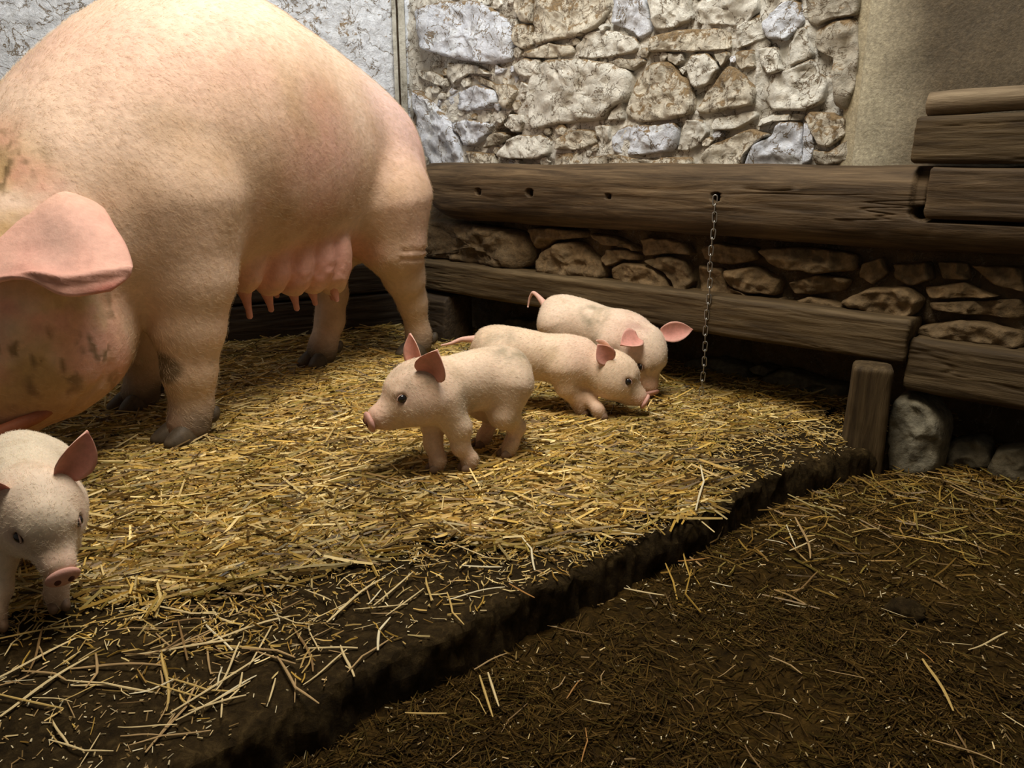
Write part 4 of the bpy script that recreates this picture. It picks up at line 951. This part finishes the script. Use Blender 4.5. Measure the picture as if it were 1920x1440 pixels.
    c = lerp_c(c, .35 * blob((.19 * k, 0, .17 * k), (.05, .1, .06), V), (.78, .50, .41))
    for (p, r, a, kc) in dirt: c = lerp_c(c, a * blob(np.array(p) * k, np.array(r) * k, V, .7) * np.clip(.6 + 1.1 * fbm(V + 3 * seed, 45, 3, 95), 0, 1), kc)
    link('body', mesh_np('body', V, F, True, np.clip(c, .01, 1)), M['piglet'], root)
    fu = lambda p: np.stack([np.full(len(p), -1.0), 0 * p[:, 0], -.4 * np.clip(np.abs(p[:, 1]) / .05, 0, 1.3)], 1)
    eyes_at = [W(.045, .036 * sd, .0095) for sd in (1, -1)]
    kp = lambda p: np.prod([sst(.012, .020, np.linalg.norm(p - e_, axis=1)) for e_ in eyes_at], 0)
    fur('bristles', V, F, 9000, .005, .010, .00013, fu, root, kp, 30 + seed)
    # ears: (tip direction, inner-face direction, length, width, curl) in the head frame
    for sd, (td, nd, ln, wd, cu) in zip((1, -1), ears):
        Ve, Fe, inn, U, B = leaf_ear(ln * g, wd * g, .45, cu, thick=.0045 * g)
        ce = np.where(inn[:, None] > .5, np.array([.66, .30, .24]), np.array([.74, .46, .36])); rimc = np.abs(B) ** 4; ce = lerp_c(ce, .5 * rimc, (.74, .48, .38))
        ce = lerp_c(ce, inn * .45 * np.exp(-((U - .25) / .15) ** 2 - (B / .3) ** 2), (.25, .09, .06)); ce = lerp_c(ce, .3 * sst(.2, .5, fbm(Ve, 60, 3, seed)), (.45, .25, .18))
        e = link('ear', mesh_np('ear', Ve, Fe, True, ce), M['piglet'], root)
        RR = np.eye(3) if earframe == 'body' else Rm
        e.matrix_local = frame_m(RR @ np.array(td, float), RR @ np.array(nd, float), W(-.016, .034 * sd, .030))
    for sd in (1, -1):
        Ve, Fe = uvsphere(np.array((.0078, .0064, .0070)) * g); e = link('eye', mesh_np('eye', Ve, Fe), M['eye'], root)
        e.matrix_local = frame_m(fx, uz, W(.043, .0345 * sd, .0095))
        a = np.linspace(0, 2 * math.pi, 20); ring = np.stack([.0086 * np.cos(a), 0 * a, .0064 * np.sin(a)], 1) * g; Vr, Fr = tube(ring, .0013 * g, 6)
        e2 = link('eyelid', mesh_poly('eyelid', Vr, Fr, True, np.tile([.42, .27, .21], (len(Vr), 1))), M['piglet'], e); e2.location = (0, .0004 * sd * g, 0)
    Vs, Fs = uvsphere(np.array((.0075, .0215, .0185)) * g, 20, 12); Vs[:, 2] += .1 * Vs[:, 0]
    sn = link('snout_disc', mesh_np('snout_disc', Vs, Fs, True, np.tile([.60, .33, .27], (len(Vs), 1)) * (1 + .25 * fbm(Vs + seed, 90, 3, 3)[:, None])), M['piglet'], root); sn.matrix_local = frame_m(fx, uz, W(.1005, 0, -.0235))
    for sd in (1, -1):
        Vn, Fn = uvsphere(np.array((.0030, .0046, .0060)) * g, 10, 8); link('nostril', mesh_np('nostril', Vn, Fn), M['nostril'], sn, (.0060 * g, .0078 * sd * g, .001 * g))
    for ft in (fl, fr, hl, hr):
        for sd in (1, -1):
            Vh, Fh = uvsphere((.0155 * k, .0082 * k, .012 * k), 12, 8); Vh[:, 2] = np.maximum(Vh[:, 2], -.008 * k)
            link('hoof', mesh_np('hoof', Vh, Fh, True, np.tile([.20, .125, .08], (len(Vh), 1)) * (1 + .4 * fbm(Vh, 90, 2, 1)[:, None])), M['hoof'], root, (ft[0] + .010 * k, ft[1] + .0075 * sd * k, .010 * k), (0, 0, .1 * sd))
    if tail is not None:
        p = np.array(tail) * k; t = np.linspace(0, len(p) - 1, 24); pp = np.stack([np.interp(t, np.arange(len(p)), p[:, j]) for j in range(3)], 1)
        for _ in range(3): pp[1:-1] = .5 * pp[1:-1] + .25 * (pp[2:] + pp[:-2])
        Vt, Ft = tube(pp, np.interp(t, [0, 1, len(p) - 1], [.010, .006, .0022]) * k, 10); link('tail', mesh_poly('tail', Vt, Ft, True, np.tile([.72, .44, .35], (len(Vt), 1))), M['piglet'], root)
    return root

GREY = (.26, .22, .14)
build_piglet('pale piglet in profile with pricked ears, standing in front of the others', (-.034, 1.53), math.atan2(-.56, -.83),
    [(-.083, 1.425), (-.146, 1.422), (-.006, 1.50), (-.062, 1.56)], (.175, .004, .168), -.16, -.22, sc=1.0, hk=1.12,
    ears=[((-.18, .50, .85), (.75, .62, -.15), .055, .058, .05), ((-.05, -.30, 1.0), (.85, .5, .1), .058, .042, .02)], seed=1,
    dirt=[((-.04, .02, .225), (.06, .06, .035), .75, GREY), ((.10, .06, .14), (.03, .03, .04), .5, GREY), ((.20, .03, .215), (.05, .05, .03), .5, GREY)])
build_piglet('piglet stepping to the right behind the profile one, head lowered', (-.02, 1.815), -.07,
    [(.205, 1.745), (.163, 1.775), (.0, 1.77), (-.02, 1.83)], (.264, -.014, .111), -.16, -.45, sc=.98, hk=1.08, body_dz=(-.005, -.028),
    ears=[((-.9, .45, .15), (.2, .3, 1), .05, .05, .05), ((-.70, -.25, .45), (.25, -.95, .2), .046, .046, .04)], seed=2, bodyk=.95,
    tail=[(-.07, 0, .185), (-.105, -.004, .185), (-.13, -.01, .175), (-.155, -.01, .170)],
    dirt=[((-.02, -.04, .20), (.06, .05, .04), .5, GREY), ((.10, -.06, .15), (.05, .03, .03), .5, (.55, .40, .22))], base=(.80, .60, .43))
build_piglet('piglet rooting by the lower rail, tail curled up', (.155, 2.085), math.atan2(-.62, .78),
    [(.30, 1.985), (.252, 1.93), (.175, 2.10), (.14, 2.06)], (.222, -.006, .125), -.30, -1.05, sc=1.08, hk=1.08, body_dz=(.0, -.02), earframe='body',
    ears=[((.70, .70, .12), (.55, -.45, .25), .070, .046, .03), ((-.2, -.85, -.1), (.5, -.4, .7), .050, .050, .08)], seed=3,
    tail=[(-.075, 0, .195), (-.10, .002, .215), (-.118, .006, .222), (-.13, .008, .205), (-.134, .006, .18)],
    dirt=[((.10, -.04, .20), (.04, .04, .03), .7, GREY), ((.11, -.06, .15), (.03, .02, .05), .5, GREY), ((.22, -.04, .17), (.03, .03, .03), .5, (.4, .2, .16))], base=(.80, .62, .47))
build_piglet('piglet facing the camera below the sow, nose near the straw', (-.732, 1.068), math.atan2(-.81, .59),
    [(-.626, .935), (-.680, .885), (-.700, 1.10), (-.765, 1.055)], (.186, .006, .168), .14, -.60, sc=.90, hk=1.10,
    ears=[((-.30, .50, .88), (.9, .10, .30), .070, .054, .03), ((-.25, -.75, .55), (.9, -.35, .1), .060, .046, .03)], seed=4,
    dirt=[((.0, .0, .23), (.1, .08, .03), .3, (.55, .5, .4))], base=(.74, .63, .49))
# ---------------------------------------------------------------- straw
def in_poly(x, y, poly):
    r = np.zeros(x.shape, bool); n = len(poly)
    for i in range(n):
        (x1, y1), (x2, y2) = poly[i], poly[(i + 1) % n]
        if y1 == y2: continue
        r ^= ((y1 > y) != (y2 > y)) & (x < (x2 - x1) * (y - y1) / (y2 - y1) + x1)
    return r
def poly_dist(x, y, poly):
    d = np.full(x.shape, 9.0); p = np.array(poly)
    for i in range(len(p)):
        a = p[i]; b = p[(i + 1) % len(p)]; e = b - a; t = np.clip(((x - a[0]) * e[0] + (y - a[1]) * e[1]) / (e @ e + 1e-9), 0, 1)
        d = np.minimum(d, np.hypot(x - a[0] - t * e[0], y - a[1] - t * e[1]))
    return np.where(in_poly(x, y, poly), d, -d)
def edge_side(x, y):
    '''distance from the platform's edge, positive on the platform'''
    d = np.full(x.shape, 9.0); sg = np.ones(x.shape)
    for i in range(len(E2) - 1):
        if i % 6: continue
        a = E2[i]; b = E2[min(i + 6, len(E2) - 1)]; e = b - a; t = np.clip(((x - a[0]) * e[0] + (y - a[1]) * e[1]) / (e @ e), 0, 1)
        q = np.hypot(x - a[0] - t * e[0], y - a[1] - t * e[1]); s = np.sign(e[0] * (y - a[1]) - e[1] * (x - a[0])); m = q < d
        d = np.where(m, q, d); sg = np.where(m, s, sg)
    return -d * sg
def in_view(x, y, z=0.0, pad=.13):
    p = math.radians(16); yy = y * math.cos(p) - (z - H) * math.sin(p); vv = y * math.sin(p) + (z - H) * math.cos(p)
    return (yy > .1) & (np.abs(x) / yy < .667 + pad * 2) & (np.abs(vv) / yy < .5 + pad * 2)
PAL = np.array([(.52, .32, .06), (.66, .44, .11), (.34, .19, .035), (.82, .63, .27), (.16, .09, .02), (.36, .26, .055), (.52, .35, .11)])
def straw_geo(x, y, z, yaw, pitch, ln, wd, bend, lift, flat=.45, K=3):
    n = len(x); t = np.linspace(-.5, .5, K)
    d = np.stack([np.cos(yaw) * np.cos(pitch), np.sin(yaw) * np.cos(pitch), np.sin(pitch)], 1)
    sd = np.stack([-np.sin(yaw), np.cos(yaw), 0 * yaw], 1); up = np.cross(d, sd)
    c = np.stack([x, y, z], 1)[:, None] + d[:, None] * (ln[:, None] * t)[..., None] + sd[:, None] * (bend[:, None] * ln[:, None] * (t ** 2 * 4))[..., None] + up[:, None] * (lift[:, None] * ln[:, None] * (t ** 2 * 4))[..., None]
    rv = rng.uniform(-.6, .6, n); s2 = sd * np.cos(rv)[:, None] + up * np.sin(rv)[:, None]; u2 = -sd * np.sin(rv)[:, None] + up * np.cos(rv)[:, None]
    V = np.zeros((n, K, 3, 3)); tap = np.interp(np.linspace(0, 1, K), [0, .3, .7, 1], [.8, 1, 1, .7])
    for j, (a, b) in enumerate(((-.5, -.2), (.5, -.2), (0, flat))):
        V[:, :, j] = c + (s2[:, None] * a + u2[:, None] * b) * (wd[:, None] * tap)[..., None]
    F = grid_faces(K, 3, False, True); F = (F[None] + (np.arange(n) * K * 3)[:, None, None]).reshape(-1, 4)
    return V.reshape(-1, 3), F
def bulk(name, x, y, z, lmin, lmax, wmin, wmax, pal, mat, label, pit=.12, flow=None, dark=None, K=3):
    n = len(x); yaw = rng.uniform(0, math.pi, n)
    if flow is not None: yaw = np.where(rng.random(n) < .6, flow + rng.normal(0, .5, n), yaw)
    ln = lmin + (lmax - lmin) * rng.random(n) ** 1.6; wd = rng.uniform(wmin, wmax, n)
    V, F = straw_geo(x, y, z, yaw, rng.normal(0, pit, n), ln, wd, rng.normal(0, .06, n), rng.normal(0, .04, n), K=K)
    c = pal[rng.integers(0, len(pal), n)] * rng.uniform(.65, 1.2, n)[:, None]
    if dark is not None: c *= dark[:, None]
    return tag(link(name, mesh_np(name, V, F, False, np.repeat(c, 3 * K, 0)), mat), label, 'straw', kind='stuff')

def sample(n, x0, x1, y0, y1):
    return rng.uniform(x0, x1, n), rng.uniform(y0, y1, n)
def mound(x, y):
    return .005 + .009 * sst(.05, .5, poly_dist(x, y, DENSE)) + .008 * fbm(np.stack([x, y, 0 * x], -1), 5, 3, 111) + .03 * sst(.25, 0, np.abs((y - 2.477) - .5975 * (x + .92)) / 1.165)
# the bedding itself
x, y = sample(125000, -1.9, 1.1, .75, 2.75)
dd = poly_dist(x, y, DENSE); P = np.stack([x, y, 0 * x], -1); nzz = fbm(P, 9, 3, 101)
clear = 1 - .8 * blob((.52, 1.50, 0), (.16, .13, 1), P) - .35 * blob((-.30, 1.47, 0), (.05, .04, 1), P)
inside = (y - 2.477) < .5975 * (x + .92) - .01
inside &= ((x - .83) * RN[0] + (y - 1.63) * RN[1]) > -.27
keep = (rng.random(len(x)) < sst(-.03, .05, dd + .06 * nzz) * clear * (.55 + .45 * sst(-.3, .2, nzz))) & in_view(x, y) & inside & (edge_side(x, y) > .0)
x, y, dd = x[keep], y[keep], dd[keep]
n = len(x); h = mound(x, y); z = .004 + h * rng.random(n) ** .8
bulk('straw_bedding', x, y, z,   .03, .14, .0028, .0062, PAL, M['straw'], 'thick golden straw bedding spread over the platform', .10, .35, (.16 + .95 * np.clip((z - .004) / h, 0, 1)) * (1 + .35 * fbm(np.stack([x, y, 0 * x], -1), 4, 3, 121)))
# short chaff over bedding and platform
x, y = sample(125000, -1.6, 1.1, .6, 2.6); dd = poly_dist(x, y, DENSE); P = np.stack([x, y, 0 * x], -1)
keep = (rng.random(len(x)) < (.55 * sst(-.30, .02, dd + .10 * fbm(P, 8, 3, 103)) ** 1.5 + .02)) & in_view(x, y) & (edge_side(x, y) > .01)
x, y, dd = x[keep], y[keep], dd[keep]; z = .005 + np.where(dd > 0, mound(x, y), 0) * rng.random(len(x))
bulk('straw_chaff', x, y, z, .005, .034, .0011, .0027, PAL[[0, 1, 3, 6, 2]], M['straw'], 'short straw chaff and bits scattered over the dark platform', .15)
# fine pale husks and seed bits lying in the dirt
x, y = sample(60000, -1.2, 1.9, .5, 2.3); es = edge_side(x, y); dd = poly_dist(x, y, DENSE); P = np.stack([x, y, 0 * x], -1)
keep = in_view(x, y) & (dd < .02) & (rng.random(len(x)) < np.where(es > 0, .38, .14) * (.5 + sst(-.2, .3, fbm(P, 7, 3, 131)))) & (np.abs(es) > .006)
x, y, es = x[keep], y[keep], es[keep]; z = np.where(es > 0, plat_bump(np.stack([x, y, 0 * x], -1)) + .0015, floor_z(x, y) + .004)
bulk('husk_bits', x, y, z, .003, .013, .0010, .0026, np.array([(.80, .68, .42), (.66, .50, .24), (.45, .30, .12), (.30, .19, .07)]), M['straw'], 'tiny pale husks strewn over the bare dirt', .3, K=2)
# matted brown straw trodden into the muck
x, y = sample(170000, -.9, 2.0, .45, 2.3); es = edge_side(x, y); P = np.stack([x, y, 0 * x], -1); nzz = fbm(P, 6, 4, 105)
keep = (es < -.012) & in_view(x, y, -.07) & (rng.random(len(x)) < .25 + .75 * sst(-.25, .3, nzz) )
x, y = x[keep], y[keep]; z = floor_z(x, y) + .001 + .005 * rng.random(len(x))
DP = np.array([(.062, .033, .006), (.10, .055, .010), (.040, .022, .005), (.14, .082, .020), (.080, .052, .009)])
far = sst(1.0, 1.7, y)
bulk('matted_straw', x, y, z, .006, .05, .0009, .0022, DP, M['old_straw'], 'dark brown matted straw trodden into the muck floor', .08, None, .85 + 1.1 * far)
x, y = sample(5200, .2, 1.9, 1.0, 2.1); keep = (edge_side(x, y) < -.015) & in_view(x, y, -.07) & (rng.random(len(x)) < sst(1.0, 1.7, y + .15 * fbm(np.stack([x, y, 0 * x], -1), 6, 3, 107)))
x, y = x[keep], y[keep]; z = floor_z(x, y) + .004 + .008 * rng.random(len(x))
bulk('olive_straw', x, y, z, .03, .11, .002, .004, PAL[[0, 2, 4, 5]] * .72, M['straw'], 'olive yellow straw strewn at the foot of the wall boards', .12)

# single loose stalks, each one a thing
STALKS = []
def stalk_mesh(ln, wd, kind, seed):
    r = np.random.default_rng(seed); t = np.linspace(-.5, .5, 9)
    p = np.stack([ln * t, .03 * ln * r.normal() * (4 * t * t), .03 * ln * np.abs(r.normal()) * 4 * t * t], 1)
    if kind == 1: p[:, 1] += np.where(t > .12, (t - .12) * ln * r.choice([-.5, .5]), 0)
    if kind == 2: p[:, 1] += .022 * ln * np.sin(t * 5 + r.random()); p[:, 2] += .04 * ln * (1 + np.cos(t * 4))
    Vt, Ft = tube(p, wd / 2 * np.array([.75, .9, 1, 1.15, 1, 1, .95, .8, .5]), 6); Vt[:, 2] = (Vt[:, 2] - Vt[:, 2].min()) * .6
    return mesh_poly('straw_stalk', Vt, Ft, False)
def stalk_mat(name, c):
    m, nt, b = new_mat(name, .5, .4); f = noise(nt, vec_of(nt, 'Object', (25, 250, 250)), 1, 4, .6)
    nt.links.new(ramp(nt, f, [(.3, tuple(v * .65 for v in c)), (.7, c)]), b.inputs['Base Color']); return m
SM = [stalk_mat('stalk_pale', (.74, .58, .30)), stalk_mat('stalk_gold', (.58, .40, .13)), stalk_mat('stalk_tan', (.44, .29, .13)), stalk_mat('stalk_white', (.82, .72, .48)), stalk_mat('stalk_rust', (.42, .20, .05)), stalk_mat('stalk_brown', (.24, .14, .05))]
VAR = {}
for mi in range(6):
    for k in range(6):
        me = stalk_mesh(.10 * (.6 + .16 * k), .0036 + .0006 * (k % 3), k % 3, 900 + k); me.materials.append(SM[mi]); VAR[mi, k] = me
def stalk(p, yaw, scale, mi, k, z, label, group, pitch=0.0):
    o = link('straw_stalk', VAR[mi, k]); o.location = (p[0], p[1], z); o.rotation_euler = (0, pitch, yaw); o.scale = (scale, min(scale, 1.0) * .85, min(scale, 1.0) * .85)
    return tag(o, label, 'straw', group)
def top_z(x, y):
    X = np.array([[x, y, 0.0]]); return float(plat_bump(X)[0])
# the ones that can be told apart
NAMED = NAMED_STALKS
for (x_, y_, yaw, scl, mi, k, zz, pit, lab) in NAMED:
    es = float(edge_side(np.array([x_]), np.array([y_]))[0]); z0 = 0 if 'rail' in lab else (top_z(x_, y_) if es > 0 else float(floor_z(np.array([x_]), np.array([y_]))[0]) + .006) + zz
    stalk((x_, y_), yaw, scl, mi, k, z0, lab, None, pit)
# and the many that cannot
cnt = 0
def scatter(n, fn, label, group, mis, smin, smax):
    global cnt
    k = 0
    while k < n:
        x_, y_ = fn(); es = float(edge_side(np.array([x_]), np.array([y_]))[0])
        if not in_view(np.array([x_]), np.array([y_]), 0, -.01)[0] or abs(es) < .02: continue
        on = es > 0
        z0 = (top_z(x_, y_) + .003 + .004 * random.random()) if on else float(floor_z(np.array([x_]), np.array([y_]))[0]) + .008
        if label.find('platform') >= 0 and not on: continue
        if label.find('muck') >= 0 and on: continue
        stalk((x_, y_), random.uniform(0, 2 * math.pi), random.uniform(smin, smax), random.choice(mis), random.randrange(6), z0, label, group, random.uniform(-.06, .06)); k += 1
def near_edge():
    t = random.random(); e = edge_pt(np.array([random.uniform(.75, _t[-1] - .45)]))[0]; q = e + inw * abs(random.gauss(.12, .10)); return q
scatter(120, near_edge, 'loose straw stalk lying on the bare dark strip of the platform near its edge', 'loose stalks on the bare platform strip', [0, 0, 1, 2, 3], .3, .95)
scatter(55, lambda: (random.uniform(-.75, -.22), random.uniform(.62, .98)), 'loose straw stalk on the dark near corner of the platform below the bedding', 'loose stalks on the near corner of the platform', [0, 1, 2, 2, 5], .3, .95)
scatter(70, lambda: (random.uniform(-.3, 1.3), random.uniform(.6, 1.75)), 'loose straw stalk on the dark muck floor beside the step', 'loose stalks on the muck floor', [1, 2, 4, 5, 5, 5, 2, 0], .2, .65)
